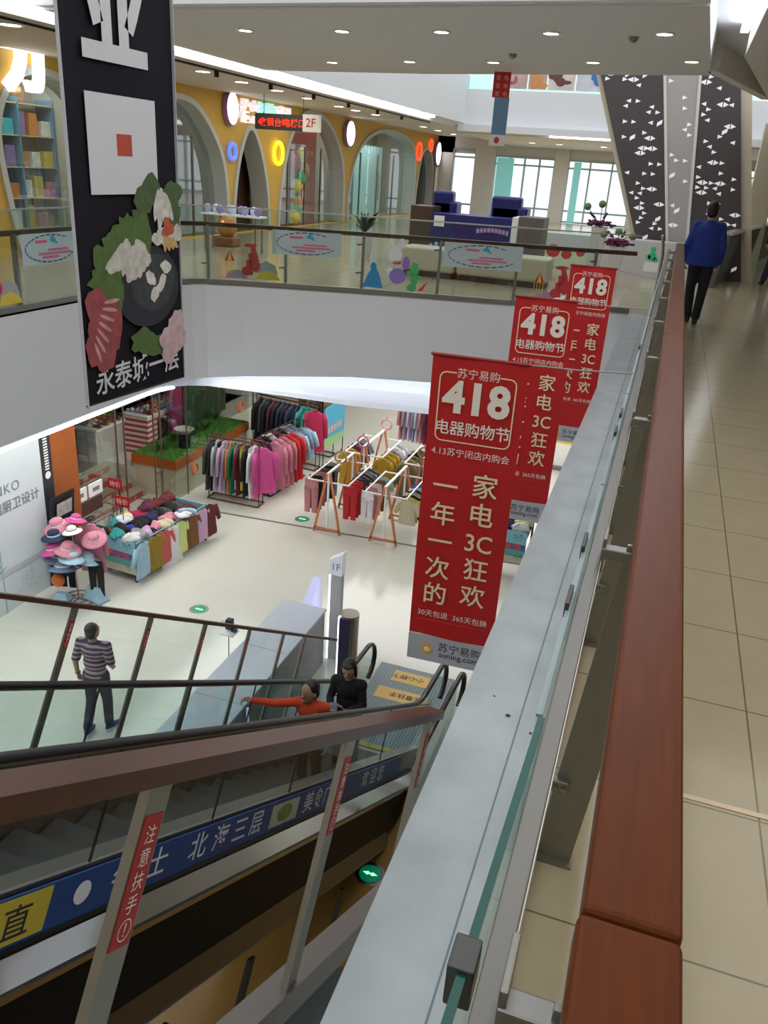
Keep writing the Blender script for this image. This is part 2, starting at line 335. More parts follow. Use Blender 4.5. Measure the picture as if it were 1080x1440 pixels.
# ------------------------------------------------------------------ downlights
def downlight(x, y, z, r, label, group):
    t = thing('downlight', label, 'downlight', (x, y, z), 0, group)
    MB().lathe([(r * 1.0, -.012), (r * 1.35, -.012), (r * 1.4, 0), (r, 0), (r, -.012)], n=20).build('trim_ring', LAMPR, t)
    MB().lathe([(.001, -.006), (r, -.006)], n=20).build('lens', LAMP, t)
NEAR = [(-5.112, 9.687), (-3.872, 9.587), (-2.708, 9.492), (-1.549, 9.437), (-.445, 9.339)]
FARD = [(-5.18, 12.486), (-3.878, 12.112), (-2.659, 11.905), (-1.344, 11.602), (-.184, 11.272)]
for row, nm in ((NEAR, 'nearer'), (FARD, 'farther')):
    for i, (x, y) in enumerate(row):
        downlight(x, y, 3.2, .075, '%s square-glare downlight from the left in the %s row of the grey ceiling' % (ORD[i], nm), 'downlights in the grey ceiling')
LEFT = [(-8.4, 9.65), (-8.5, 14.5), (-8.67, 16.27), (-8.7, 17.94), (-8.8, 19.8), (-8.95, 22.13), (-8.98, 23.46), (-8.94, 25.0), (-9.2, 30.85), (-9.3, 33.2), (-9.4, 35.9)]
for i, (x, y) in enumerate(LEFT):
    downlight(x, y, 3.2, .13, '%s downlight from the front above the left walkway' % ORD[i], 'downlights above the left walkway')
for i, (x, y) in enumerate(((-5.6, 33), (-4.6, 33), (-3.0, 33))):
    downlight(x, y, 2.95, .12, '%s downlight from the left under the far balcony' % ORD[i], 'downlights under the far balcony')
t = thing('track_rail', 'thin dark spotlight track on the left ceiling beside the strip light', 'track', (-8.0, 18, 3.2))
MB().box(-.02, .02, -9.5, 9.5, -.03, 0).build('track', BLACKM, t)
for k in range(7):
    MB().cyl((0, -6 + k * 2.1, -.03), (.0, -6 + k * 2.1, -.12), .045, 10).build('spot_head', BLACKM, t)
for i, (x, y) in enumerate(((-2.25, 11.1), (-.75, 9.6))):
    tag(MB().lathe([(.001, 0), (.05, 0), (.045, -.03), (.02, -.05), (.001, -.05)], c=(x, y, 3.2), n=12).build('smoke_detector', STEELD), ('small dome smoke detector left of the centre of the grey ceiling', 'small dome smoke detector near the right end of the grey ceiling')[i], 'detector')
# ------------------------------------------------------------------ folded perforated columns
def colx(xa, za, xb, zb, z): return xa + (xb - xa) * (z - za) / (zb - za)
EDG = [((-2.113, 3.907, -.79, .641), 20.0), ((-.809, 3.948, -.156, .771), 20.0), ((-.108, 3.97, .187, 1.462), 20.0), ((.671, 3.994, 1.26, 1.328), 20.0)]
t = thing('folded_column', 'tall leaning folded column clad in dark and pale perforated panels behind the man in blue', 'column', (0, 20, 0))
PAN = [('dark', (.085, .070, .070)), ('pale', (.46, .42, .40)), ('dark', (.085, .070, .070))]
for i in range(3):
    e0, y0 = EDG[i]; e1, y1 = EDG[i + 1]
    P = [V((colx(*e0, 0), 0, 0)), V((colx(*e1, 0), 0, 0)), V((colx(*e1, 6.5), 0, 6.5)), V((colx(*e0, 6.5), 0, 6.5))]
    pn = MB().prism(P, (0, .7, 0)).build('perforated_panel', mat('column_' + PAN[i][0], PAN[i][1], .5, .2 if i != 1 else 0), t)
    tag(pn, 'dark brown perforated panel' if i != 1 else 'pale grey perforated panel')
    h = MB(); hh = .055
    for r in range(62):
        z = .25 + r * .1
        xa = colx(*e0, z) + .12; xb = colx(*e1, z) - .12
        x = xa + (.09 if r % 2 else 0)
        while x < xb:
            if random.random() < (.34 if i != 1 else .22):
                k = random.random(); yy = -.006
                if k < .4: h.poly([(x - .04, yy, z + .04), (x - .04, yy, z - .04), (x + .06, yy, z)])
                elif k < .65: h.poly([(x + .04, yy, z - .04), (x + .04, yy, z + .04), (x - .06, yy, z)])
                elif k < .85: h.poly([(x - .12, yy, z), (x, yy, z - .05), (x, yy, z + .05)]); h.poly([(x + .12, yy, z), (x + .02, yy, z + .05), (x + .02, yy, z - .05)])
                else: h.poly([(x - .05, yy, z - .07), (x + .05, yy, z - .01), (x + .05, yy, z + .07), (x - .05, yy, z + .01)])
            x += .18
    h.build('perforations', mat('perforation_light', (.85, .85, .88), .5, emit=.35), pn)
for i in (1, 2):
    e, y = EDG[i]
    MB().hexa([(colx(*e, 0) - .03, -.03, 0), (colx(*e, 0) + .03, -.03, 0), (colx(*e, 0) + .03, .2, 0), (colx(*e, 0) - .03, .2, 0), (colx(*e, 6.5) - .03, -.03, 6.5), (colx(*e, 6.5) + .03, -.03, 6.5), (colx(*e, 6.5) + .03, .2, 6.5), (colx(*e, 6.5) - .03, .2, 6.5)]).build('edge_strip', CEIL, t)
e = EDG[3][0]
MB().prism([(colx(*e, 0), .1, 0), (colx(*e, 0) + .22, .1, 0), (colx(*e, 6.5) + .22, .1, 6.5), (colx(*e, 6.5), .1, 6.5)], (0, .6, 0)).build('side_return', BEIGE, t)
e = EDG[0][0]
MB().prism([(colx(*e, 0) - .10, .1, 0), (colx(*e, 0), .1, 0), (colx(*e, 6.5), .1, 6.5), (colx(*e, 6.5) - .10, .1, 6.5)], (0, .6, 0)).build('side_return', BEIGE, t)
t = thing('perforated_fin', 'narrow dark leaning perforated fin beside the bright right window', 'column', (2.35, 22.5, 0))
pn = MB().prism([(-.02, 0, 0), (.22, 0, 0), (-.13, 0, 3.18), (-.37, 0, 3.18)], (0, .3, 0)).build('panel', mat('column_dark', (.085, .07, .07)), t)
h = MB()
for r in range(14): h.poly([(.05 - r * .02, -.01, .3 + r * .19), (.16 - r * .02, -.01, .38 + r * .19), (.06 - r * .02, -.01, .45 + r * .19)])
h.build('perforations', MATS['perforation_light'], pn)
struct('trim_12', MB().box(1.62, 2.15, 24, 24.4, 0, 3.4), BEIGE)

# ================================================================== UPPER FLOOR: RAILINGS
def arc(path):
    pts = [V((p[0], p[1], 0)) for p in path]; L = [0]
    for a, b in zip(pts, pts[1:]): L.append(L[-1] + (b - a).length)
    def at(s):
        for i in range(len(pts) - 1):
            if s <= L[i + 1] or i == len(pts) - 2:
                t = (s - L[i]) / (L[i + 1] - L[i]); d = (pts[i + 1] - pts[i]).normalized(); return pts[i] + (pts[i + 1] - pts[i]) * t, d
    return at, L[-1]
AT, LEN = arc(PATH)
RAIL = thing('glass_railing', 'glass balustrade with brown handrail around the far and left edge of the upper floor', 'railing', (-4.5, 12.3, 0))
MB().strip(PATH, [(.12, .84), (.20, .84), (.20, .90), (.12, .90)], closed=True).build('handrail', WOODD, RAIL, world=True)
MB().strip(PATH, [(.030, 1.125), (.052, 1.125), (.052, 1.145), (.030, 1.145)], closed=True).build('glass_cap', mat('pale_steel', (.62, .64, .64), .3, .8), RAIL, world=True)
MB().strip(PATH, [(.01, .0), (.10, .0), (.10, .07), (.01, .07)], closed=True).build('base_channel', STEELD, RAIL, world=True)
sp = 1.19; s0 = 14.62 % sp
ss = [s0 + k * sp for k in range(int((LEN - s0) / sp) + 1)]
NRM = lambda d: V((-d.y, d.x, 0))
for k, s in enumerate(ss):
    p, d = AT(s); n = NRM(d)
    if p.y < 3: continue
    m = MB()
    a = p + n * .10 - d * .022; b = p + n * .10 + d * .022
    m.hexa([a, b, b + n * .05, a + n * .05] + [q + V((0, 0, .86)) for q in (a, b, b + n * .05, a + n * .05)])
    post = m.build('post', STEELD, RAIL, world=True)
    for z in (.3, .72):
        c = MB().cyl(p + n * .12 + V((0, 0, z)) - d * .02, p + n * .04 + V((0, 0, z)) - d * .09, .014, 8)
        q = c.build('glass_clamp', STEELD, post); q.data.transform(Matrix.Translation(-V(RAIL.location)))
    if k + 1 < len(ss):
        p2, d2 = AT(ss[k + 1] - .012); p1, _ = AT(s + .012); n2 = NRM(d2)
        MB().hexa([p1 + n * .036 + V((0, 0, .06)), p2 + n2 * .036 + V((0, 0, .06)), p2 + n2 * .046 + V((0, 0, .06)), p1 + n * .046 + V((0, 0, .06)), p1 + n * .036 + V((0, 0, 1.126)), p2 + n2 * .036 + V((0, 0, 1.126)), p2 + n2 * .046 + V((0, 0, 1.126)), p1 + n * .046 + V((0, 0, 1.126))]).build('glass_panel', GLASSR, RAIL, world=True)
# stickers on the glass
SIGNW = mat('sticker_pale_blue', (.50, .60, .62), .5)
PINK = mat('sticker_pink', (.70, .12, .25), .5); TEAL = mat('sticker_teal', (.02, .42, .55), .5); NAVY = mat('sticker_navy', (.03, .05, .14), .5)
RED2 = mat('sticker_red', (.62, .05, .05), .5); GREEN2 = mat('sticker_green', (.08, .45, .15), .5); YEL2 = mat('sticker_yellow', (.80, .58, .08), .5); VIO = mat('sticker_violet', (.28, .18, .55), .5)
def frame_at(s):
    p, d = AT(s); n = NRM(d); o = p + n * .030
    return lambda u, z, k=0.: o + d * u - n * k + V((0, 0, z))
def sign_sticker(s, wd=1.06, z0=.50, z1=.86):
    F = frame_at(s); st = MB().poly([F(-wd / 2, z0), F(wd / 2, z0), F(wd / 2, z1), F(-wd / 2, z1)]).build('sign_sticker', SIGNW, RAIL, world=True)
    m = MB()
    zc = (z0 + z1) / 2
    for k in range(22):
        t = PI * .28 + k * (2 * PI - PI * .40) / 22; t2 = t + .17
        def e(tt, r): return F(math.cos(tt) * (wd * .43 + r), zc + math.sin(tt) * (.15 + r), .004)
        m.poly([e(t, 0), e(t, .014), e(t2, .014), e(t2, 0)])
    m2 = MB().poly([F(-.02, zc + .09, .004), F(.05, zc + .16, .004), F(.14, zc + .045, .004)])
    m3 = MB()
    for r, (a, b) in enumerate(((-.05, .30), (-.22, .34), (-.16, .12))):
        x = a
        while x < b:
            m3.poly([F(x, zc - .03 - r * .042, .004), F(x + .03, zc - .03 - r * .042, .004), F(x + .03, zc - .004 - r * .042, .004), F(x, zc - .004 - r * .042, .004)]); x += .037
    m3.poly([F(-.26, zc + .07, .004), F(-.06, zc + .07, .004), F(-.06, zc + .10, .004), F(-.26, zc + .10, .004)])
    def b_(mb, nm, mt):
        q = mb.build(nm, mt, st); q.data.transform(Matrix.Translation(-V(RAIL.location)))
    b_(m, 'dashed_border', NAVY); b_(m2, 'paper_plane', TEAL); b_(m3, 'printed_lines', PINK)
def blob(F, m, c, rx, rz, n=12, k=.003): m.poly([F(c[0] + rx * math.cos(2 * PI * i / n), c[1] + rz * math.sin(2 * PI * i / n), k) for i in range(n)])
def tent_sticker(s):
    F = frame_at(s)
    MB().poly([F(-.20, .36, .002), F(-.04, .36, .002), F(-.12, .52, .002)]).build('tent_sticker', RED2, RAIL, world=True); r = MB()
    for i in range(3): r.poly([F(.14 + i * .05, .16 + .1 * i, .002), F(.24 + i * .05, .16 + .1 * i, .002), F(.22 + i * .02, .40 + .1 * i, .002), F(.13 + i * .03, .38 + .1 * i, .002)])
    blob(F, r, (.20, .60), .10, .03); blob(F, r, (.14, .22), .08, .07); blob(F, r, (.28, .30), .07, .09)
    r.build('carousel_sticker', RED2, RAIL, world=True)
    y = MB().poly([F(-.15, .365, .005), F(-.09, .365, .005), F(-.12, .51, .005)])
    for i in range(4): y.poly([F(-.20 + i * .045, .16, .002), F(-.19 + i * .045, .16, .002), F(-.185 + i * .045, .36, .002), F(-.195 + i * .045, .36, .002)])
    y.poly([F(.28, .10, .001), F(.66, .10, .001), F(.60, .19, .001), F(.46, .25, .001), F(.32, .2, .001)])
    y.build('ground_sticker', YEL2, RAIL, world=True)
    MB().poly([F(-.2, .1, .001), F(.15, .1, .001), F(.12, .19, .001), F(.0, .24, .001), F(-.14, .2, .001)]).build('ground_sticker', mat('sticker_mauve', (.45, .30, .40), .5), RAIL, world=True)
    MB().poly([F(.24, .2, .0005), F(.62, .19, .0005), F(.58, .32, .0005), F(.44, .38, .0005), F(.3, .32, .0005)]).build('hill_sticker', mat('sticker_grey', (.42, .42, .44), .5), RAIL, world=True)
def garden_sticker(s):
    F = frame_at(s)
    g = MB(); blob(F, g, (.30, .42), .07, .10); blob(F, g, (.30, .26), .06, .10); blob(F, g, (.22, .36), .05, .035); blob(F, g, (.37, .30), .05, .035); blob(F, g, (.27, .14), .08, .06)
    g.build('cactus_sticker', GREEN2, RAIL, world=True)
    b = MB().poly([F(-.5, .10, .001), F(-.18, .10, .001), F(-.24, .30, .001), F(-.32, .46, .001), F(-.42, .30, .001)]); blob(F, b, (-.34, .42), .05, .06)
    b.build('fountain_sticker', mat('sticker_blue', (.03, .25, .50), .5), RAIL, world=True)
    v = MB(); blob(F, v, (.04, .30), .13, .12); blob(F, v, (.16, .50), .06, .10); v.build('flower_sticker', VIO, RAIL, world=True)
    w_ = MB(); blob(F, w_, (-.02, .62), .11, .13); blob(F, w_, (-.08, .36), .06, .06); blob(F, w_, (.08, .78), .05, .08); w_.build('cloud_sticker', mat('sticker_white', (.80, .80, .82), .5), RAIL, world=True)
    r = MB(); blob(F, r, (.02, .50), .07, .03); r.poly([F(.36, .1, .001), F(.44, .1, .001), F(.52, .26, .001)]); r.build('bow_sticker', RED2, RAIL, world=True)
def s_of(x, y):
    best = min(range(0, int(LEN * 50)), key=lambda i: (AT(i / 50)[0] - V((x, y, 0))).length); return best / 50
sign_sticker(s_of(-5.30, 12.0)); sign_sticker(s_of(-2.70, 12.75), 1.2); sign_sticker(s_of(-7.15, 8.55), 1.0); 
tent_sticker(s_of(-6.32, 11.68)); garden_sticker(s_of(-3.98, 12.4)); tent_sticker(s_of(-1.72, 12.97)); tent_sticker(s_of(-7.15, 7.35))
# end post where the far railing meets ours
t = thing('corner_post', 'bright steel post at the corner where the two balustrades meet', 'post', (-.12, 13.3, 0))
MB().tube([(0, 0, 0), (0, 0, .9), (-.02, -.02, 1.05), (-.05, -.1, 1.18)], .022, 10).build('pole', STEEL, t, smooth=True)
MB().cyl((0, 0, 0), (0, 0, .02), .06, 16).build('base_flange', STEEL, t)

# our own railing: leaning plates, wooden handrail, steel top rail, glass
WR = thing('walkway_railing', 'near balustrade with polished wooden handrail and brushed steel top rail', 'railing', (.05, 6, 0))
def wbuild(mb, nm, m, parent=None, smooth=False):
    p = parent or WR; q = mb.build(nm, m, p, smooth=smooth); q.data.transform(Matrix.Translation(-V(WR.location))); return q
# cut the handrail where two lengths meet
for a, b, dx in ((-2.6, .741, -.004), (.744, 4.93, 0), (4.936, 13.15, .0)):
    hr = MB().rbox(.041 + dx, .155 + dx * .0, a, b, 1.045, 1.10, .010, 3)
    wbuild(hr, 'handrail', WOOD, smooth=False)
wbuild(MB().rbox(-.0585, -.0262, -2.6, 13.1, .965, 1.0, .003), 'top_rail', mat('satin_steel', (.21, .20, .18), .40, 1., .1, 30, stretch=(1, .05, 1)))
wbuild(MB().rbox(-.0268, -.0246, -2.6, 13.1, .99, 1.001, .001), 'top_rail_highlight', mat('edge_highlight_steel', (.85, .82, .74), .25, .6))  # lit inner edge of the rail, put in as a brighter strip
wbuild(MB().box(-.125, -.05, -2.6, 13.2, .0, .03), 'kerb', STEEL)
YS = [.65 + 1.295 * k for k in range(-2, 10)]
for y in YS:
    pl = wbuild(MB().hexa([(-.062, y - .006, 0), (.043, y - .006, 0), (.043, y + .006, 0), (-.062, y + .006, 0), (.03, y - .006, 1.05), (.135, y - .006, 1.05), (.135, y + .006, 1.05), (.03, y + .006, 1.05)]), 'post', POSTM)
    wbuild(MB().box(-.07, .05, y - .03, y + .03, 0, .008), 'foot_plate', POSTM, pl)
    ar = wbuild(MB().rbox(-.030, .075, y - .018, y + .018, 1.005, 1.035, .004).rbox(-.030, -.020, y - .014, y + .07, .965, 1.06, .003), 'support_arm', STEELD, pl)
    wbuild(MB().rbox(-.055, .0, y - .03, y + .0, .265, .305, .004), 'glass_bracket', STEELD, pl)
    bm = MB()
    for xx in (-.035, -.012): bm.cyl((xx, y - .031, .285), (xx, y - .038, .285), .007, 10)
    wbuild(bm, 'bolt', STEEL, pl)
EDGE_G = [((-.1005, .575), (-.0668, 1.16))]
def rail_glass(x0, y0, x1, y1, zt=.985, em=None):
    g = wbuild(MB().hexa([(x0 - .011, y0, .05), (x1 - .011, y1, .05), (x1, y1, .05), (x0, y0, .05), (x0 - .011, y0, zt), (x1 - .011, y1, zt), (x1, y1, zt), (x0, y0, zt)]), 'glass_panel', GLASSR)
    wbuild(MB().hexa([(x0 - .0115, y0, zt - .001), (x1 - .0115, y1, zt - .001), (x1 + .0005, y1, zt - .001), (x0 + .0005, y0, zt - .001), (x0 - .0115, y0, zt + .006), (x1 - .0115, y1, zt + .006), (x1 + .0005, y1, zt + .006), (x0 + .0005, y0, zt + .006)]), 'glass_edge', em or GEDGE, g)
rail_glass(-.105, -.65, -.062, 1.24)
for k in range(9): rail_glass(-.068, 1.26 + k * 1.295, -.068, 1.26 + 1.285 + k * 1.295, .975, mat('pale_glass_edge', (.30, .38, .40), .2))
for (x, y) in ((-.083, .72),):
    wbuild(MB().rbox(x - .016, x + .018, y - .026, y + .026, .93, .998, .003), 'glass_clip', mat('dark_clip', (.10, .10, .095), .4, .7))
for (x, y) in ((-.079, 3.17), (-.078, 3.45), (-.078, 5.05), (-.079, 2.05), (-.079, 1.72)):
    wbuild(MB().rbox(x - .004, x + .006, y - .05, y + .05, .96, .999, .002), 'glass_clip', MATS['dark_clip'])
# marks drilled in the stone
for i, (x, y, r) in enumerate(((-.262, 2.56, .010), (-.165, 2.49, .006), (-.335, 2.66, .005))):
    tag(MB().lathe([(.0005, .0132), (r, .0132)], c=(x, y, 0), n=14).build('drill_hole', BLACK), ('largest dark drill hole in the stone ledge', 'small drill hole in the ledge close to the steel kerb', 'tiniest drill hole in the ledge near its outer edge')[i], 'hole')
tag(MB().box(.155, 5, 2.375, 2.398, .0, .0025).build('floor_strip', mat('brass_strip', (.52, .44, .34), .3, .8)), 'thin metal strip set across the beige floor tiles', 'floor strip')

# second railing, right of the man in blue
t = thing('glass_railing', 'long balustrade with leaning dark posts and bright steel handrail on the right of the walkway', 'railing', (1.8, 23.3, 0))
a = V((.86, 18.18, 0)); b = V((2.9, 29.6, 0)); d = (b - a).normalized(); n = V((d.y, -d.x, 0))
def rb(m, nm, mt, par=None):
    q = m.build(nm, mt, par or t); q.data.transform(Matrix.Translation(-V(t.location))); return q
rb(MB().hexa([a + n * .02 + V((0, 0, 1.02)), b + n * .02 + V((0, 0, 1.02)), b + n * .2 + V((0, 0, 1.02)), a + n * .2 + V((0, 0, 1.02)), a + n * .02 + V((0, 0, 1.08)), b + n * .02 + V((0, 0, 1.08)), b + n * .2 + V((0, 0, 1.08)), a + n * .2 + V((0, 0, 1.08))]), 'handrail', mat('pale_steel', (.62, .64, .64), .3, .8))
for k in range(30):
    p = a + d * (k * .40); q = p + n * .12
    rb(MB().hexa([p - n * .05, p + n * .05, p + n * .05 + d * .04, p - n * .05 + d * .04, q - n * .05 + V((0, 0, 1.03)), q + n * .05 + V((0, 0, 1.03)), q + n * .05 + d * .04 + V((0, 0, 1.03)), q - n * .05 + d * .04 + V((0, 0, 1.03))]), 'post', mat('dark_post_steel', (.16, .145, .125), .4, .7))
rb(MB().hexa([a - n * .06, b - n * .06, b - n * .05, a - n * .05] + [q + V((0, 0, .95)) for q in (a - n * .06, b - n * .06, b - n * .05, a - n * .05)]), 'glass_panel', GLASSW)

# ================================================================== UPPER FLOOR: YELLOW SHOP FRONT
XF = -10.67
def curve_panel(outer, holes, ext):
    c = bpy.data.curves.new('p', 'CURVE'); c.dimensions = '2D'; c.fill_mode = 'BOTH'; c.extrude = ext
    for pts in [outer] + holes:
        sp_ = c.splines.new('POLY'); sp_.points.add(len(pts) - 1); sp_.use_cyclic_u = True
        for q, p in zip(sp_.points, pts): q.co = (p[0], p[1], 0, 1)
    o = bpy.data.objects.new('p', c); COL.objects.link(o)
    me = bpy.data.meshes.new_from_object(o.evaluated_get(bpy.context.evaluated_depsgraph_get()))
    bpy.data.objects.remove(o); bpy.data.curves.remove(c); return me
ARCH = [
    [(12.05, .02), (11.85, .9), (11.75, 2.0), (12.15, 2.7), (12.9, 2.92), (13.9, 2.6), (14.4, 1.6), (14.45, .02)],
    [(15.0, .02), (15.05, 1.2), (15.6, 2.3), (16.6, 2.85), (17.8, 2.8), (18.8, 2.0), (19.15, 1.1), (19.2, .02)],
    [(19.6, .02), (19.62, .8), (19.9, 1.8), (20.4, 2.47), (20.9, 2.1), (21.35, 1.1), (21.5, .02)],
    [(22.15, .02), (22.3, 1.0), (22.9, 2.4), (24.0, 3.08), (25.6, 2.85), (26.8, 1.8), (27.0, .02)],
    [(27.5, .02), (27.55, 1.0), (28.3, 2.2), (30.0, 2.85), (32.5, 2.95), (34.6, 2.5), (34.95, 1.0), (34.9, .02)],
    [(35.3, .02), (35.35, .9), (35.7, 2.1), (36.3, 2.55), (37.1, 2.45), (37.8, 1.4), (37.85, .02)],
]
def arch_pts(a):
    out = []
    for i in range(len(a) - 1):
        p0 = V(a[max(0, i - 1)]); p1 = V(a[i]); p2 = V(a[i + 1]); p3 = V(a[min(len(a) - 1, i + 2)])
        for k in range(8):
            t = k / 8; out.append(.5 * ((2 * p1) + (p2 - p0) * t + (2 * p0 - 5 * p1 + 4 * p2 - p3) * t * t + (3 * p1 - p0 - 3 * p2 + p3) * t ** 3))
    out.append(V(a[-1])); return out
AP = [arch_pts(a) for a in ARCH]
me = curve_panel([(-3, 0), (38.3, 0), (38.3, 3.2), (-3, 3.2)], [[(p.x, max(p.y, .01)) for p in a] for a in AP], .06)
me.transform(Matrix(((0, 0, 1, XF - .06), (1, 0, 0, 0), (0, 1, 0, 0), (0, 0, 0, 1))))
wl = put('wall_left', me, YELLOW); wl['kind'] = 'structure'
struct('wall_shop_back', MB().box(-12.5, -12.4, -3, 38.3, 0, 3.2), mat('shop_back_wall', (.36, .30, .22), .6))
for i, (y, c) in enumerate(((11.4, 0), (14.7, 0), (19.4, 0), (21.8, 0), (27.25, 0), (35.1, 0), (38.2, 0))):
    struct('wall_partition_%d' % (i + 1), MB().box(-12.45, XF - .12, y - .05, y + .05, 0, 3.2), mat('partition_paint', (.45, .42, .36), .6))
ANAME = ['left grey-trimmed arch of the yellow shop, half hidden by the black banner', 'wide grey arch with a glass front just right of the black banner', 'narrow pointed grey arch with a dark passage behind', 'wide grey arch framing the red wall', 'broad low grey arch with bright glass doors', 'small grey arch at the far end of the yellow wall']
for i, a in enumerate(AP):
    t = thing('arch_frame', ANAME[i], 'arch', (XF, (a[0].x + a[-1].x) / 2, 0))
    pts = [V((XF + .02, p.x, p.y)) for p in a]; wdt = .13
    m = MB(); n_ = len(a); cen = V(((a[0].x + a[-1].x) / 2, 1.0))
    inn = []
    for k, p in enumerate(a):
        tg = (a[min(k + 1, n_ - 1)] - a[max(k - 1, 0)]).normalized(); nn = V((-tg.y, tg.x)); inn.append(p + nn * .05); a_out = None
    ring = []
    for k, p in enumerate(a):
        tg = (a[min(k + 1, n_ - 1)] - a[max(k - 1, 0)]).normalized(); nn = V((-tg.y, tg.x))
        if k == 0 or k == n_ - 1: nn = V((-1 if k == 0 else 1, 0))
        o_ = p + nn * .10; i_ = p - nn * .02
        ring.append([(XF + .05, o_.x, max(o_.y, 0)), (XF + .05, i_.x, max(i_.y, 0)), (XF - .45, i_.x, max(i_.y, 0)), (XF - .45, o_.x, max(o_.y, 0))])
    vs_ = [q for g in ring for q in g]; fs = []
    for k in range(n_ - 1):
        for j in range(4): fs.append((k * 4 + j, (k + 1) * 4 + j, (k + 1) * 4 + (j + 1) % 4, k * 4 + (j + 1) % 4))
    m.add(vs_, fs); m.build('arch_trim', TRIMG, t, world=True)
    y0, y1 = a[0].x, a[-1].x
    if i in (0, 1, 3, 4, 5):
        top = MB().poly([(XF - .30, p.x, p.y) for p in a]); top.build('glass_pane', GLASSD if i in (1, 5) else GLASSW, t, world=True)
        if i in (1, 3, 4):
            for k in range(1, 4):
                y = y0 + (y1 - y0) * k / 4
                MB().box(XF - .33, XF - .27, y - .02, y + .02, 0, 2.2).build('mullion', STEELD, t, world=True)
            for k in (.47, .53):
                y = y0 + (y1 - y0) * k
                MB().tube([(XF - .2, y, .6), (XF - .14, y, .65), (XF - .14, y, 1.5), (XF - .2, y, 1.55)], .018, 8).build('door_handle', STEEL, t, world=True)
# what stands inside the arches
tag(MB().box(-11.42, -11.36, 22.9, 26.3, 0, 3.0).build('feature_wall', mat('red_wall', (.42, .02, .02), .5)), 'bright red wall panel inside the third wide arch', 'wall panel')
tag(MB().box(-11.42, -11.36, 19.5, 21.75, 0, 3.0).build('feature_wall', mat('brown_slats', (.07, .035, .02), .6)), 'dark brown panel inside the narrow pointed arch', 'wall panel')
t = thing('toy_pile', 'pile of round yellow and green party decorations against the red wall', 'decoration', (-11.08, 24.5, -.13))
for k in range(9):
    MB().ell((random.uniform(-.06, .06), random.uniform(-.5, .5), .35 + .22 * k), .20 - .01 * k, .26 - .012 * k, .22, 12, 8).build('balloon', (YEL2, GREEN2, mat('balloon_orange', (.75, .30, .04), .3), RED2)[k % 4], t, smooth=True)
t = thing('pennant', 'orange paper pennant lettering on the red wall', 'pennant', (-11.34, 25.2, 1.9))
for k in range(6): MB().poly([(0, -.8 + k * .28, .22), (0, -.56 + k * .28, .2), (0, -.66 + k * .28, 0)]).build('pennant_flag', mat('pennant_orange', (.80, .22, .04), .6), t)
for i, (y0, y1) in enumerate(((15.4, 16.6), (17.0, 18.8), (28.2, 30.4), (31.2, 34.2))):  # first pair imitates the teal reflection in the arch glass
    t = thing('curtain', ('pale teal sheet standing for a glass reflection, left in the arch beside the black banner', 'pale teal sheet standing for a glass reflection, right in the arch beside the black banner', 'white and teal curtain on the left inside the broad low arch', 'white and teal curtain on the right inside the broad low arch')[i], 'curtain', (-11.9, (y0 + y1) / 2, 0))
    m = MB(); n_ = 40
    vs_ = [(.05 * math.sin(k * 1.3), (y0 - y1) / 2 + (y1 - y0) * k / n_, z) for z in (.0, 2.5) for k in range(n_ + 1)]
    m.add(vs_, [(k, k + 1, n_ + 2 + k, n_ + 1 + k) for k in range(n_)]); m.build('cloth', mat('curtain_reflection_teal', (.55, .78, .80), .8), t, smooth=True)
    MB().cyl((0, (y0 - y1) / 2, 2.52), (0, (y1 - y0) / 2, 2.52), .02, 8).build('rod', STEELD, t)
area_light('shop_ceiling_light', (-11.5, 13, 3.1), 1, 2.5, 40); area_light('shop_ceiling_light', (-11.5, 17, 3.1), 1, 3, 30); area_light('shop_ceiling_light', (-11.5, 24.5, 3.1), 1, 4, 60); area_light('shop_ceiling_light', (-11.5, 31, 3.1), 1, 5, 80)
# toy shelves in the left arch
t = thing('toy_shelf', 'tall white shelf unit of boxed toys inside the left arch', 'shelf', (-12.1, 13.2, 0))
for z in (.3, .85, 1.4, 1.95, 2.5): MB().box(-.2, .2, -1.4, 1.4, z - .02, z).build('shelf_board', mat('shelf_yellow', (.60, .50, .30), .5), t)
for y in (-1.4, -.45, .45, 1.4): MB().box(-.2, .2, y - .02, y + .02, 0, 2.6).build('upright', mat('shelf_blue', (.10, .25, .40), .5), t)
TOYC = [('blue', (.03, .18, .45)), ('orange', (.65, .22, .05)), ('pink', (.65, .25, .35)), ('teal', (.05, .35, .40)), ('white', (.75, .75, .72)), ('brown', (.22, .10, .06)), ('violet', (.25, .15, .40)), ('yellow', (.75, .55, .08))]
SH = ['bottom', 'second', 'third', 'fourth', 'top']
for r, z in enumerate((.3, .85, 1.4, 1.95)):
    for k in range(8):
        nm, c = TOYC[(k * 3 + r * 5) % 8]; hh = random.uniform(.22, .42); y = -1.3 + k * .35
        b_ = MB().rbox(-.13, .13, y, y + random.uniform(.22, .30), z, z + hh, .008).build('toy_box', mat('toy_' + nm, c, .4, 0, .35, 9), None, loc=None); b_.location = (-12.1, 13.2, 0)
        tag(b_, '%s toy box, %s from left on the %s toy shelf' % (nm, ORD[k], SH[r]), 'toy box', 'toy boxes on the shelf')
for k in range(5):
    tag(MB().ell((-12.1, 12.1 + k * .45, 2.655), .13, .16, .15, 10, 7).build('balloon', mat('gold_balloon', (.55, .25, .06), .25, .5), smooth=True), '%s shiny orange balloon from the left under the toy shop arch' % ORD[k], 'balloon', 'balloons in the toy shop')
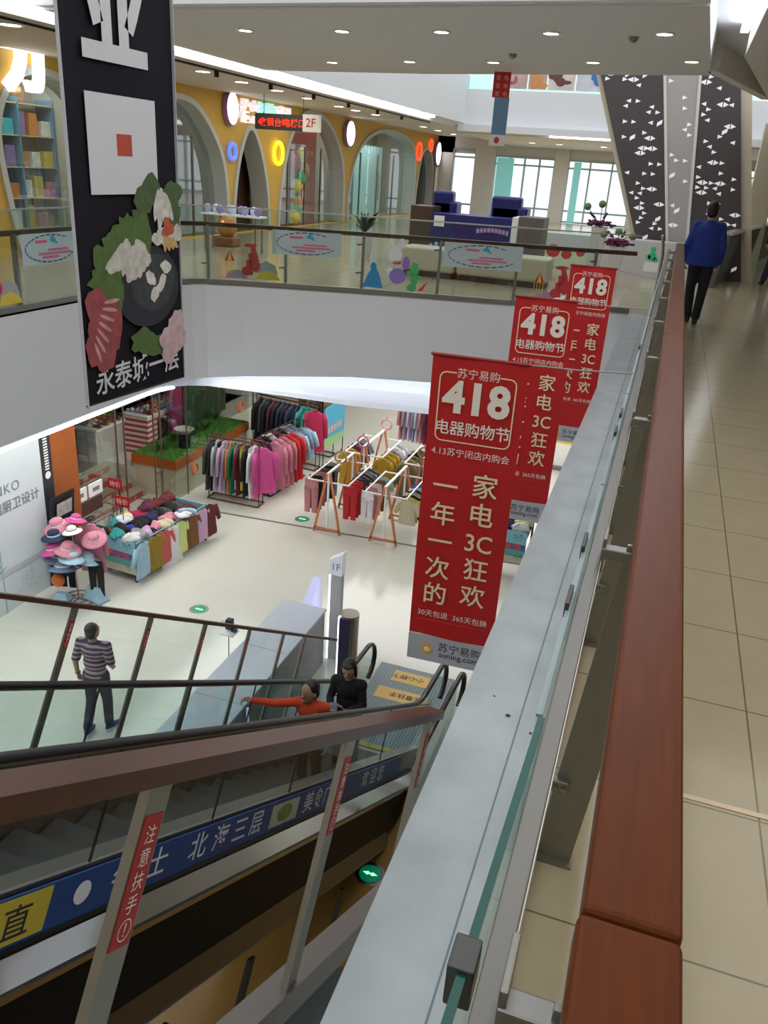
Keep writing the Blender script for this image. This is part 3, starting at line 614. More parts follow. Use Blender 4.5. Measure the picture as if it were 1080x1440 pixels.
# rings, round signs and shop lettering
AXY = V((0, 1, 0)); AZ = V((0, 0, 1))
def torus(mb, c, R, r, n=28, k=8):
    vs_ = []; fs = []
    for i in range(n):
        for j in range(k):
            a, b = 2 * PI * i / n, 2 * PI * j / k; q = R + r * math.cos(b)
            vs_.append((c[0] + r * math.sin(b), c[1] + q * math.cos(a), c[2] + q * math.sin(a)))
    for i in range(n):
        for j in range(k): fs.append((i * k + j, ((i + 1) % n) * k + j, ((i + 1) % n) * k + (j + 1) % k, i * k + (j + 1) % k))
    return mb.add(vs_, fs)
for y, z, R, c, nm, e in ((19.39, 1.93, .17, (.10, .18, .75), 'blue ring lamp left of the pointed arch', 1.2), (21.96, 1.97, .27, (.95, .80, .02), 'yellow ring lamp right of the pointed arch', 1.5), (35.2, 2.45, .32, (.85, .10, .03), 'orange ring lamp left of the far small arch', 1.0), (36.9, 2.75, .22, (.85, .10, .03), 'small orange ring lamp above the far small arch', 1.0)):
    tag(torus(MB(), (XF + .08, y, z), R, .05).build('ring_lamp', mat('ring_' + nm.split()[0] + nm.split()[1], c, .4, emit=e), smooth=True), nm, 'ring lamp')
SIGNLIT = mat('lit_sign_face', (1, 1, 1), .5, emit=2.2, ecol=(1, .93, .97)); RIMP = mat('sign_rim_violet', (.35, .20, .45), .4)
for (y, z, rz_, ry_, nm) in ((19.32, 2.87, .38, .30, 'round lit shop sign with a pale green squiggle beside the pointed arch'), (27.18, 2.72, .40, .40, 'oval lit shop sign between the two wide arches'), (38.0, 2.45, .50, .42, 'oval lit shop sign at the far end of the yellow wall')):
    t = thing('round_sign', nm, 'sign', (XF + .02, y, z))
    m = MB(); n_ = 28
    m.prism([(0, ry_ * math.cos(2 * PI * i / n_), rz_ * math.sin(2 * PI * i / n_)) for i in range(n_)], (.12, 0, 0)); m.build('sign_body', RIMP, t)
    MB().poly([(.124, ry_ * .92 * math.cos(2 * PI * i / n_), rz_ * .92 * math.sin(2 * PI * i / n_)) for i in range(n_)]).build('lit_face', SIGNLIT, t)
    if y < 20:
        MB().tube([(.135, .02, .24), (.135, -.08, .12), (.135, .07, .0), (.135, -.04, -.12), (.135, .03, -.24)], .012, 6).build('emblem', mat('emblem_green', (.45, .8, .7), .5, emit=.6), t)
for i, (ch, c) in enumerate((('格', (1, .95, .95)), ('来', (1, .85, .95)), ('姆', (.5, .95, 1)), ('的', (.55, .95, .9)), ('乐', (1, .98, .98)), ('园', (1, .93, .98)))):
    m = MB().text(ch, (XF + .14, 20.05 + i * .46, 2.66), AXY, AZ, .56, bold=.02)
    q = m.build('sign_letter', mat('letter_glow.%d' % i, c, .5, emit=.55, ecol=c)); so = q.modifiers.new('thick', 'SOLIDIFY'); so.thickness = .10
    tag(q, '%s puffy glowing character from the left of the shop name' % ORD[i], 'sign letter', 'glowing shop name')
m = MB().text('力', (XF + .16, 12.35, 2.72), AXY, AZ, .95, bold=.05)
q = m.build('sign_letter', mat('letter_glow_white', (1, 1, 1), .5, emit=1.4)); so = q.modifiers.new('thick', 'SOLIDIFY'); so.thickness = .12
tag(q, 'large white glowing character at the left edge of the yellow shop', 'sign letter')
t = thing('sign_letter', 'narrow white sign board at the far end of the yellow shop', 'sign', (XF + .1, 37.95, 1.2))
MB().box(0, .03, -.12, .25, -.9, .7).build('board', WHITEL, t)
# hanging LED sign
t = thing('hanging_sign', 'hanging dark LED sign with red running text and a white 2F panel', 'sign', (-8.95, 19.0, 2.45))
t.rotation_euler = (0, 0, .0)
MB().box(-.80, .42, -.06, .06, 0, .34).build('led_case', mat('led_case', (.06, .05, .05), .4), t)
m = MB()
m.text('←', (-.64, -.064, .10), (1, 0, 0), AZ, .2, .02); m.text('收银台', (-.40, -.064, .09), (1, 0, 0), AZ, .19, .02); m.text('→', (-.1, -.064, .10), (1, 0, 0), AZ, .2, .02); m.text('电梯口', (.20, -.064, .09), (1, 0, 0), AZ, .19, .02)
m.build('led_text', mat('led_red', (1, .05, .02), .5, emit=.6), t)
pn = MB().box(.42, .82, -.07, .07, 0, .36).build('floor_panel', mat('sign_white', (.85, .80, .76), .5, emit=.15), t)
q = MB().text('2F', (.62, -.073, .10), (1, 0, 0), AZ, .26, .01).build('lettering', RED2, pn)
for x in (-.6, .4): MB().cyl((x, 0, .34), (x, 0, .76), .008, 6).build('wire', BLACKM, t)

# ================================================================== UPPER FLOOR: COUNTER, FLOWERS, BENCHES
t = thing('service_counter', 'dark blue toy-shop counter with brown cabinets behind the far balustrade', 'counter', (-3.9, 16.5, 0))
BROWN = mat('walnut_panel', (.075, .042, .030), .45, 0, .3, 6, stretch=(1, 1, 6))
MB().box(-1.15, -.72, 0, .7, 0, 1.17).build('side_cabinet', BROWN, t)
MB().box(1.02, 1.5, 0, .7, 0, 1.12).build('side_cabinet', mat('taupe_panel', (.16, .13, .12), .5), t)
MB().box(-.72, 1.02, .02, .7, 0, .34).build('plinth_panel', BROWN, t)
pn = MB().box(-.72, .90, 0, .7, .34, 1.06).build('front_panel', mat('deep_blue_panel', (.02, .022, .16), .4), t)
MB().box(.90, 1.02, -.01, .7, .1, 1.1).build('white_edge', WHITEL, t)
m = MB()
for k in range(9): m.box(.22 + k * .072, .275 + k * .072, -.012, 0, .76 + .03 * math.sin(k * .4), .84 + .03 * math.sin(k * .4))
m.build('pink_lettering', mat('lilac', (.62, .35, .62), .5), pn)
m = MB(); random.seed(3)
for k in range(14):
    x = -.68 + k * .11
    m.add([(x + .04 * math.cos(2 * PI * i / 8), -.008, .44 + .05 * (k % 3) + .05 * math.sin(2 * PI * i / 8)) for i in range(8)], [tuple(range(8))])
m.build('printed_figures', mat('print_mixed', (.40, .58, .70), .5), pn)
m = MB()
for k in range(6): m.box(-.66 + k * .26, -.58 + k * .26, -.01, 0, .36, .42)
m.build('printed_blocks', mat('print_warm', (.65, .40, .25), .5), pn)
tag(MB().poly([(-4.55, 16.48, 1.02), (-4.34, 16.48, 1.02), (-4.34, 16.48, .82), (-4.55, 16.48, .82)]).build('paper_notice', WHITEL), 'small white notice on the front of the dark blue counter', 'notice')
for i, (x, wd, hh, nm) in enumerate(((-4.62, .42, .36, 'left square dark blue arcade seat back above the counter'), (-3.30, .60, .34, 'right dark blue stepped seat back above the counter'))):
    t = thing('seat_back', nm, 'seat', (x, 17.4, 0))
    MB().rbox(-wd / 2, wd / 2, -.15, .15, .5, 1.10 + hh, .05).build('backrest', mat('navy_vinyl', (.018, .020, .14), .35), t)
    MB().rbox(-wd / 2 - (.0 if i == 0 else .0), wd / 2 + (.1 if i == 0 else .14), -.15, .3, .3, 1.10 + hh * .45, .04).build('armrest', MATS['navy_vinyl'], t)
    MB().box(-wd / 2, wd / 2, -.15, .3, 0, .3).build('base', BLACKM, t)
for i, (x0, x1) in enumerate(((-4.75, -3.72), (-3.68, -2.0))):
    t = thing('bench', ('left low cream upholstered bench in front of the counter', 'right longer low cream upholstered bench in front of the counter')[i], 'bench', ((x0 + x1) / 2, 15.4, 0)); hw = (x1 - x0) / 2
    MB().rbox(-hw, hw, -.3, .3, .10, .52, .05, 3).build('seat', mat('cream_vinyl', (.60, .53, .40), .45), t, smooth=False)
    MB().box(-hw + .05, hw - .05, -.25, .25, 0, .1).build('plinth', BROWN, t)
def flower_pot(x, y, h, rt, rb_, label, big):
    t = thing('flower_planter', label, 'planter', (x, y, 0))
    MB().lathe([(.001, 0), (rb_, 0), (rt, h), (rt - .03, h), (rt - .05, h - .06), (.001, h - .06)], n=4).build('pot', mat('white_pot', (.66, .65, .60), .4), t).rotation_euler = (0, 0, PI / 4)
    random.seed(int(h * 100)); fl = mat('magenta_petals', (.16, .012, .075), .6, 0, .4, 20)
    for k in range(16):
        a = random.uniform(0, 2 * PI); r = random.uniform(.03, rt + .04); m = MB()
        for j in range(5):
            b = j * 1.256; m.ell((r * math.cos(a) + .03 * math.cos(b), r * math.sin(a) + .03 * math.sin(b), h + random.uniform(.02, .12)), .035, .035, .02, 7, 4)
        m.build('blossom', fl, t)
    stem = mat('leaf_green', (.05, .12, .03), .6); ball = mat('green_ball', (.16, .22, .10), .7, 0, .3, 30)
    for k in range(big):
        a = -.35 + k * .33; p = V((a * .8, random.uniform(-.08, .05), h + (.36 if h > .9 else .2) + .06 * (k % 2)))
        MB().tube([(0, 0, h), (p.x * .4, 0, h + .15), p], .008, 6).build('stem', stem, t)
        MB().ell(p, .07, .07, .07, 12, 8).build('ball_flower', ball, t, smooth=True)
    for k in range(5):
        a = k * 1.3; m = MB()
        q = V((.28 * math.cos(a), .18 * math.sin(a), h + .05 + .2 * (k % 2))); m.tube([(0, 0, h), q * .6 + V((0, 0, h * .45)), q], .006, 5)
        for j in range(5): m.ell(q * (1 - j * .1) + V((0, 0, (h + .06) * j * .1)), .03, .03, .022, 6, 4)
        m.build('orchid_spray', mat('purple_petals', (.10, .02, .10), .6), t)
flower_pot(-1.41, 17.2, 1.02, .20, .12, 'taller tapered white planter with magenta flowers and green balls behind the far balustrade', 2)
flower_pot(-.98, 16.6, .74, .19, .11, 'shorter tapered white planter with purple orchids nearer the corner post', 3)
t = thing('potted_plant', 'dark green leafy plant in a white pot beside the counter', 'plant', (-6.15, 16.9, 0))
MB().lathe([(.001, 0), (.14, 0), (.2, .55), (.16, .55), (.14, .5), (.001, .5)], n=18).build('pot', MATS['white_pot'], t)
random.seed(5)
for k in range(26):
    a = random.uniform(0, 2 * PI); l = random.uniform(.2, .42); up = random.uniform(.15, .5); p = V((0, 0, .52)); q = V((l * math.cos(a), l * math.sin(a), .52 + up)); m_ = (p + q) / 2 + V((0, 0, .08)); s_ = V((-math.sin(a), math.cos(a), 0)) * .05
    MB().add([p, m_ + s_, q, m_ - s_, ], [(0, 1, 2, 3)]).build('leaf', mat('dark_leaf', (.012, .035, .015), .5), t)
t = thing('low_wall', 'low white parapet with coloured stickers below the folded column', 'parapet', (-1.0, 19.3, 0))
MB().box(-1.9, 1.9, -.1, .5, 0, .72).build('wall_body', mat('parapet_white', (.62, .61, .60), .6), t)
m = MB()
for (x, z, r) in ((-1.5, .35, .16), (-1.2, .3, .12), (-.9, .36, .1)): m.add([(x + r * math.cos(2 * PI * i / 9), -.105, z + r * .9 * math.sin(2 * PI * i / 9)) for i in range(9)], [tuple(range(9))])
m.build('coral_sticker', RED2, t)
MB().poly([(-1.75, -.104, .03), (-.75, -.104, .03), (-.75, -.104, .32), (-1.75, -.104, .36)]).build('pale_sticker', mat('sticker_pale', (.70, .75, .55), .5), t)
m = MB()
for (x, z, r) in ((.62, .42, .09), (.62, .56, .06), (.70, .36, .05), (.54, .4, .05)): m.add([(x + r * math.cos(2 * PI * i / 9), -.105, z + r * math.sin(2 * PI * i / 9)) for i in range(9)], [tuple(range(9))])
m.build('cactus_sticker', mat('sticker_bright_green', (.03, .60, .25), .5), t)
MB().poly([(.48, -.104, .1), (.78, -.104, .1), (.78, -.104, .3), (.48, -.104, .3)]).build('pot_sticker', WHITEL, t)
# children's ride-on / display pieces at the far left
t = thing('display_table', 'low table of pale violet toys in front of the yellow shop', 'table', (-8.6, 15.9, 0))
MB().box(-.75, .6, -.2, .2, .70, .73).build('tabletop', WHITEL, t)
for x in (-.65, .5):
    for y in (-.15, .15): MB().cyl((x, y, 0), (x, y, .70), .02, 8).build('leg', STEELD, t)
for k in range(9):
    tag(MB().ell((-9.25 + k * .145, 15.85 + .1 * (k % 2), .82), .08, .07, .09, 9, 6).build('plush_toy', mat('violet_plush.%d' % (k % 3), ((.45, .45, .80), (.75, .75, .95), (.35, .25, .60))[k % 3], .9)), '%s small pale violet plush toy from the left on the display table' % ORD[k], 'toy', 'plush toys on the display table')
t = thing('rocking_ride', 'orange and brown coin-operated ride beside the shop window', 'ride', (-9.3, 16.75, 0)); t.scale = (.68, .68, .68)
MB().rbox(-.35, .35, -.3, .3, 0, .3, .05).build('base', mat('ride_brown', (.25, .10, .04), .5), t)
MB().ell((0, 0, .6), .35, .25, .35, 12, 8).build('body', mat('ride_orange', (.55, .24, .07), .4), t, smooth=True)
MB().ell((-.25, 0, 1.05), .17, .16, .2, 12, 8).build('head', mat('ride_tan', (.50, .33, .12), .4), t, smooth=True)
MB().ell((.0, -.28, .75), .05, .04, .05, 8, 6).build('lamp', mat('ride_lamp', (1, .2, .1), .4, emit=2), t)
# hanging red and blue vertical banner
t = thing('hanging_banner', 'narrow hanging banner, red at the top and sky blue below, in the far void', 'banner', (-2.645, 12.6, 3.0))
a = MB().box(-.14, .10, -.004, .004, -.16, .16).build('red_section', REDB, t)
m = MB()
for k in range(3): m.text('家', (-.07, -.006, .06 - k * .1), (1, 0, 0), AZ, .07, .01); m.text('电', (.04, -.006, .06 - k * .1), (1, 0, 0), AZ, .07, .01)
m.build('lettering', mat('pale_red', (.75, .35, .30), .5), a)
MB().box(-.10, .11, -.003, .003, -.634, -.16).build('blue_section', mat('sky_blue_cloth', (.16, .33, .55), .5), t)
a = MB().box(-.12, .11, -.003, .003, -.78, -.634).build('white_section', WHITEL, t)
MB().add([(-.01 + .04 * math.cos(2 * PI * i / 7), -.006, -.705 + .045 * math.sin(2 * PI * i / 7)) for i in range(7)], [tuple(range(7))]).build('red_mark', RED2, a)
for x in (-.12, .08): MB().cyl((x, 0, .15), (x, 0, .2), .004, 6).build('cord', STEELD, t)

# ================================================================== ESCALATOR (frame along the incline)
EO = V((0, 0, 1.88)); ED = V((.03264034, .84873372, -.52781217)); ES = V((.99926132, -.03842928, 0)); EU = V((.02028344, .52742228, .84936112)); EH = V((.0384293, .9992613, 0))
def E(s, L, h): return EO + ED * s - ES * L + EU * h
def ebox(mb, s0, s1, L0, L1, h0, h1): return mb.hexa([E(s0, L0, h0), E(s1, L0, h0), E(s1, L1, h0), E(s0, L1, h0), E(s0, L0, h1), E(s1, L0, h1), E(s1, L1, h1), E(s0, L1, h1)])
HA = -.97; HN = -1.77; LA, LB = 3.50, 2.37; S0 = -.3
ESC = thing('escalator', 'escalator with black rubber handrails rising from the ground floor towards the viewer', 'escalator', (-2.6, 8.7, F1))
def eb(mb, nm, m, par=None, smooth=False):
    q = mb.build(nm, m, par or ESC, smooth=smooth); q.data.transform(Matrix.Translation(-V(ESC.location))); return q
def zline(Y): return 1.88 - .52781217 * ((Y - HN * .527422) / .8487337) + HN * .84936
def rail_path(L):
    s_end = (1.88 + HA * .84936 + 4.6) / .52781
    P = [E(S0 + (s_end - .5 - S0) * k / 12, L, HA) for k in range(13)]
    c = E(s_end, L, HA); P += [E(s_end - .2, L, HA) + V((0, 0, .004)), c + EH * .02 + V((0, 0, .03)), c + EH * .22]
    e = c + EH * .95; P.append(e)
    for t in (.3, .65, 1.0, 1.35, 1.7, 2.1, 2.5, 2.9): P.append(e + EH * (.30 * math.sin(t)) + V((0, 0, -.30 * (1 - math.cos(t)))))
    return P, e
def rail_sweep(mb, P, wd=.075, ht=.05):
    rings = []
    for i, p in enumerate(P):
        d = (P[min(i + 1, len(P) - 1)] - P[max(i - 1, 0)]).normalized(); u_ = ES.cross(d)
        rings.append([p + ES * (wd / 2 * math.cos(a)) + u_ * (ht / 2 * math.sin(a)) for a in [2 * PI * k / 10 for k in range(10)]])
    n = 10
    return mb.add([q for r in rings for q in r], [(i * n + k, i * n + (k + 1) % n, (i + 1) * n + (k + 1) % n, (i + 1) * n + k) for i in range(len(rings) - 1) for k in range(n)] + [tuple(range(n)), tuple(range((len(rings) - 1) * n + n - 1, (len(rings) - 1) * n - 1, -1))])
for L, nm in ((LA, 'a'), (LB, 'b')):
    P, e = rail_path(L); eb(rail_sweep(MB(), P), 'handrail', BLACK, smooth=True)
    s_end = (1.88 + HA * .84936 + 4.6) / .52781
    g = MB()
    lo = [E(S0, L, HA + .02 - .62), E(s_end, L, HA - .62), E(s_end, L, HA) + EH * 1.1 - V((0, 0, .66))]; hi = [E(S0, L, HA - .02), E(s_end, L, HA - .02), E(s_end, L, HA) + EH * 1.15 - V((0, 0, .05))]
    for i in range(2): g.hexa([lo[i], lo[i + 1], lo[i + 1] + ES * .01, lo[i] + ES * .01, hi[i], hi[i + 1], hi[i + 1] + ES * .01, hi[i] + ES * .01])
    eb(g, 'balustrade_glass', glass('escalator_glass', (.84, .91, .90), .08, .12))
    eb(ebox(MB(), S0, 11.25, L - .02, L + .03, HA - .03, HA - .016), 'handrail_track', STEELD)
    for s in (2.55, 3.9, 5.25, 6.6, 7.95, 9.3): eb(ebox(MB(), s, s + .006, L - .012, L + .002, HA - .62, HA - .03), 'glass_joint', BLACK)
    # skirt and decking
    sgn = -1 if L == LA else 1
    eb(ebox(MB(), S0, 11.3, min(L, L - sgn * -.14), max(L, L + sgn * .14), HN - .22, HN + .17), 'skirt_panel', STEELD)
# outer side of the near balustrade: advertising strip, bright decking, black cladding, steel trim
LO = LB - .015
ad = eb(ebox(MB(), 2.0, 10.3, LO - .012, LO, -1.86, -1.62), 'advert_strip', mat('advert_blue', (.015, .07, .26), .35))
eb(ebox(MB(), 2.0, 3.62, LO - .0135, LO - .012, -1.845, -1.63), 'yellow_patch', mat('advert_yellow', (.62, .50, .06), .4), ad)
def atext(ch, s, h, size, m, nm='advert_lettering'):
    mb = MB().text(ch, E(s, LO - .0145, h), ED, EU, size, .007, shear=.0, sx=1.25); return eb(mb, nm, m, ad)
atext('直', 3.4, -1.81, .17, DARKL); 
for k, (s, ch) in enumerate(((4.25, '每'), (4.6, '士'), (5.1, '北'), (5.42, '海'), (5.72, '三'), (6.0, '层'), (7.1, '美'), (7.35, '食'), (7.6, '广'), (7.85, '场'), (8.8, '欢'), (9.1, '迎'), (9.4, '您'))): atext(ch, s, -1.80, .19, mat('advert_white', (.80, .86, .90), .5))
mb = MB().add([E(3.88 + .07 * math.cos(2 * PI * k / 16), LO - .0145, -1.73 + .06 * math.sin(2 * PI * k / 16)) for k in range(16)], [tuple(range(16))]); eb(mb, 'advert_dot', MATS['advert_white'], ad)
eb(ebox(MB(), 6.28, 6.85, LO - .0135, LO - .012, -1.83, -1.65), 'food_photo', mat('advert_photo', (.55, .58, .50), .5, 0, .3, 12), ad)
mb = MB().add([E(6.56 + .16 * math.cos(2 * PI * k / 16), LO - .0148, -1.74 + .07 * math.sin(2 * PI * k / 16)) for k in range(16)], [tuple(range(16))]); eb(mb, 'food_photo', mat('advert_food', (.20, .32, .08), .5, 0, .4, 20), ad)
eb(ebox(MB(), S0, 11.0, LO - .02, LO + .02, -1.885, -1.86), 'gasket', BLACK)
def eslope(s0, s1, La, ha, Lb, hb, th=.02): return MB().hexa([E(s0, La, ha - th), E(s1, La, ha - th), E(s1, Lb, hb - th), E(s0, Lb, hb - th), E(s0, La, ha), E(s1, La, ha), E(s1, Lb, hb), E(s0, Lb, hb)])
eb(eslope(S0, 11.0, LO + .02, -1.885, LO - .13, -1.99), 'deck_panel', mat('polished_steel', (.66, .68, .70), .10, 1.0))
eb(ebox(MB(), S0, 11.0, LO - .15, LO - .12, -2.02, -1.985), 'trim_strip', mat('bright_trim', (.75, .75, .74), .2, 1.0))
eb(ebox(MB(), S0, 10.4, LO - .14, LO - .10, -2.44, -2.02), 'side_cladding', mat('black_gloss', (.006, .006, .007), .45, spec=.2))
eb(eslope(S0, 10.0, LO - .10, -2.45, LO - .17, -2.62), 'lower_trim', mat('dark_mirror', (.30, .30, .33), .22, 1.0))
eb(ebox(MB(), S0, 10.0, LO + .02, LA, -2.80, -2.70), 'underside', BLACKM)
eb(ebox(MB(), S0, 10.9, LA, LA + .03, -2.75, -1.75), 'side_cladding', MATS['black_gloss'])
# steps
STEPM = stripes('step_grooves', (.05, .055, .06), (.015, .015, .017), 90, 0, .45); YLINE = mat('step_yellow', (.55, .42, .05), .5)
for k in range(27):
    Y = -.25 + .33 * k; zt = zline(Y + .33)
    if zt < F1 + .01: break
    def SP(Lx, y, z): return V((-(Lx) * .99926 + .0384 * y, y + .0384 * Lx * 0, z))
    L0, L1 = LB + .15, LA - .15; m = MB()
    c = [(-L0 + .0385 * Y, Y), (-L0 + .0385 * (Y + .33), Y + .33), (-L1 + .0385 * (Y + .33), Y + .33), (-L1 + .0385 * Y, Y)]
    m.hexa([V((x, y, max(F1 - .02, zt - .24))) for x, y in c] + [V((x, y, zt)) for x, y in c])
    st = eb(m, 'step', STEPM)
# landing plate, comb and yellow notices
YL = 8.75; xL, xR = -LA + .0385 * 9.6 + .1, -LB + .0385 * 9.6 - .1
PLATE = stripes('landing_grooves', (.20, .29, .33), (.10, .15, .18), 22, 0, .4)
pl = thing('landing_plate', 'grooved blue-grey steel landing plate at the foot of the escalator', 'landing plate', (-2.65, 9.8, F1))
MB().box(-.60, .62, -1.0, 1.0, 0, .022).build('grooved_plate', PLATE, pl)
MB().box(-.60, .62, -1.08, -1.0, 0, .03).build('comb', mat('comb_yellow', (.50, .38, .05), .5), pl)
for x, y, tx, a in ((-2.73, 10.52, '小心脚下', .0), (-2.62, 10.02, '注意扶手', .0)):
    t = MB().box(x - .33 + (.1 if y > 10.2 else -.12), x + .36, y - .15, y + .15, F1 + .0225, F1 + .025).build('floor_notice', mat('notice_yellow', (.78, .50, .12), .5)); 
    tag(t, 'orange-yellow floor notice on the landing plate, %s' % ('farther from the escalator' if y > 10.2 else 'nearer the escalator'), 'floor notice')
    q = MB().text(tx, (x + .02, y + .05, F1 + .0262), (-1, 0, 0), (0, -1, 0), .13, .015).build('lettering', DARKL, t)
# the next balustrade beside the landing
t = thing('escalator_end', 'black rubber newel of the neighbouring escalator right of the landing plate', 'newel', (-1.7, 9.0, F1))
P = [V((-1.76, 7.6, -4.6)), V((-1.74, 8.4, -4.6)), V((-1.72, 9.0, -4.6)), V((-1.70, 9.5, -4.6))]
e = P[-1]
for a in (.4, .8, 1.2, 1.6, 2.0, 2.5, 2.9): P.append(e + EH * (.28 * math.sin(a)) + V((0, 0, -.28 * (1 - math.cos(a)))))
q = rail_sweep(MB(), P).build('handrail', BLACK, t, smooth=True); q.data.transform(Matrix.Translation(-V(t.location)))
q = MB().box(-1.745, -1.735, 7.6, 9.55, -5.45, -4.63).build('balustrade_glass', MATS['escalator_glass'], t); q.data.transform(Matrix.Translation(-V(t.location)))
q = MB().box(-1.82, -1.66, 7.6, 9.9, F1, -5.4).build('deck', STEELD, t); q.data.transform(Matrix.Translation(-V(t.location)))
# sloping grey ledge and dark supports under the escalator
t = thing('sloping_ledge', 'sloping grey-green steel ledge with dark supports below the escalator', 'ledge', (-1.9, 4, -4.5))
def lb(mb, nm, m):
    q = mb.build(nm, m, t); q.data.transform(Matrix.Translation(-V(t.location))); return q
lb(ebox(MB(), 1.5, 8.6, 1.52, 2.30, -3.58, -3.50), 'ledge_plate', mat('ledge_green_grey', (.20, .25, .25), .3, .5))
lb(ebox(MB(), 1.5, 8.6, 1.50, 1.53, -3.6, -3.38), 'glass_edge', mat('aqua_edge', (.35, .55, .54), .3))
for s in (3.7, 5.0, 6.3, 7.6, 8.5):
    lb(ebox(MB(), s, s + .10, 2.22, 2.25, -3.52, -2.80), 'support', POSTM if False else mat('dark_support', (.055, .05, .042), .4, .5))
    lb(ebox(MB(), s - .04, s + .14, 2.16, 2.30, -3.50, -3.47), 'foot', MATS['dark_support'])
# wooden guard rails with stickered posts, one each side
def guard(nm, label, L, h, s_posts, s0, s1, face, sticker_h, wdt=.075, post_len=.62, far=False):
    g = thing('guard_rail', label, 'guard rail', tuple(E((s0 + s1) / 2, L, h)))
    def gb(mb, n_, m, par=None):
        q = mb.build(n_, m, par or g); q.data.transform(Matrix.Translation(-V(g.location))); return q
    gb(ebox(MB(), s0, s1, L, L + wdt, h - .034, h), 'wooden_rail', WOODD)
    if far: gb(ebox(MB(), s0, s1, L + .034, L + .040, h - post_len - .1, h - .04), 'glass_panel', glass('guard_glass', (.95, .98, .97), .03, .06))
    gb(ebox(MB(), s0, s1, L + .0, L + wdt, h - post_len - .14, h - post_len - .06), 'base_rail', STEELD)
    for k, s in enumerate(s_posts):
        p = gb(ebox(MB(), s - .034, s + .030, L + .012, L + .03, h - post_len - .1, h - .034), 'post', POSTM)
        st = gb(ebox(MB(), s - .028, s + .025, L + .0105, L + .012, h - sticker_h - .205, h - sticker_h), 'warning_sticker', REDS, p)
        m = MB()
        for j, ch in enumerate('注意扶手'): m.text(ch, E(s, L + .0098, h - sticker_h - .043 - j * .036), ED, EU, .032, .0)
        c_ = E(s, L + .0098, h - sticker_h - .178); n_ = 20
        m.add([c_ + ED * (r * math.cos(2 * PI * i / n_)) + EU * (r * math.sin(2 * PI * i / n_)) for r in (.0155, .0175) for i in range(n_)], [(i, (i + 1) % n_, n_ + (i + 1) % n_, n_ + i) for i in range(n_)])
        m.poly([c_ + ED * x + EU * y for x, y in ((-.0012, -.004), (.0012, -.004), (.002, .011), (-.002, .011))])
        m.poly([c_ + ED * x + EU * y for x, y in ((-.0015, -.010), (.0015, -.010), (.0015, -.007), (-.0015, -.007))])
        gb(m, 'sticker_lettering', mat('sticker_lettering_white', (.92, .85, .82), .5), st)
    return g
hW = -.483 * .625
guard('near', 'near sloping brown wooden rail on flat steel posts with red warning stickers', .625, hW, [.24, 1.20, 2.17, 3.14], -.2, 3.3, 1, .083, post_len=.62)
LF = 3.80; hF = -.119 * 3.8 - .0
guard('far', 'far sloping brown wooden rail on flat steel posts beyond the escalator', LF, hF, [4.12, 5.16, 6.19, 7.16, 8.16, 9.1, 9.8], 3.2, 11.0, 1, .13, post_len=1.1, far=True)

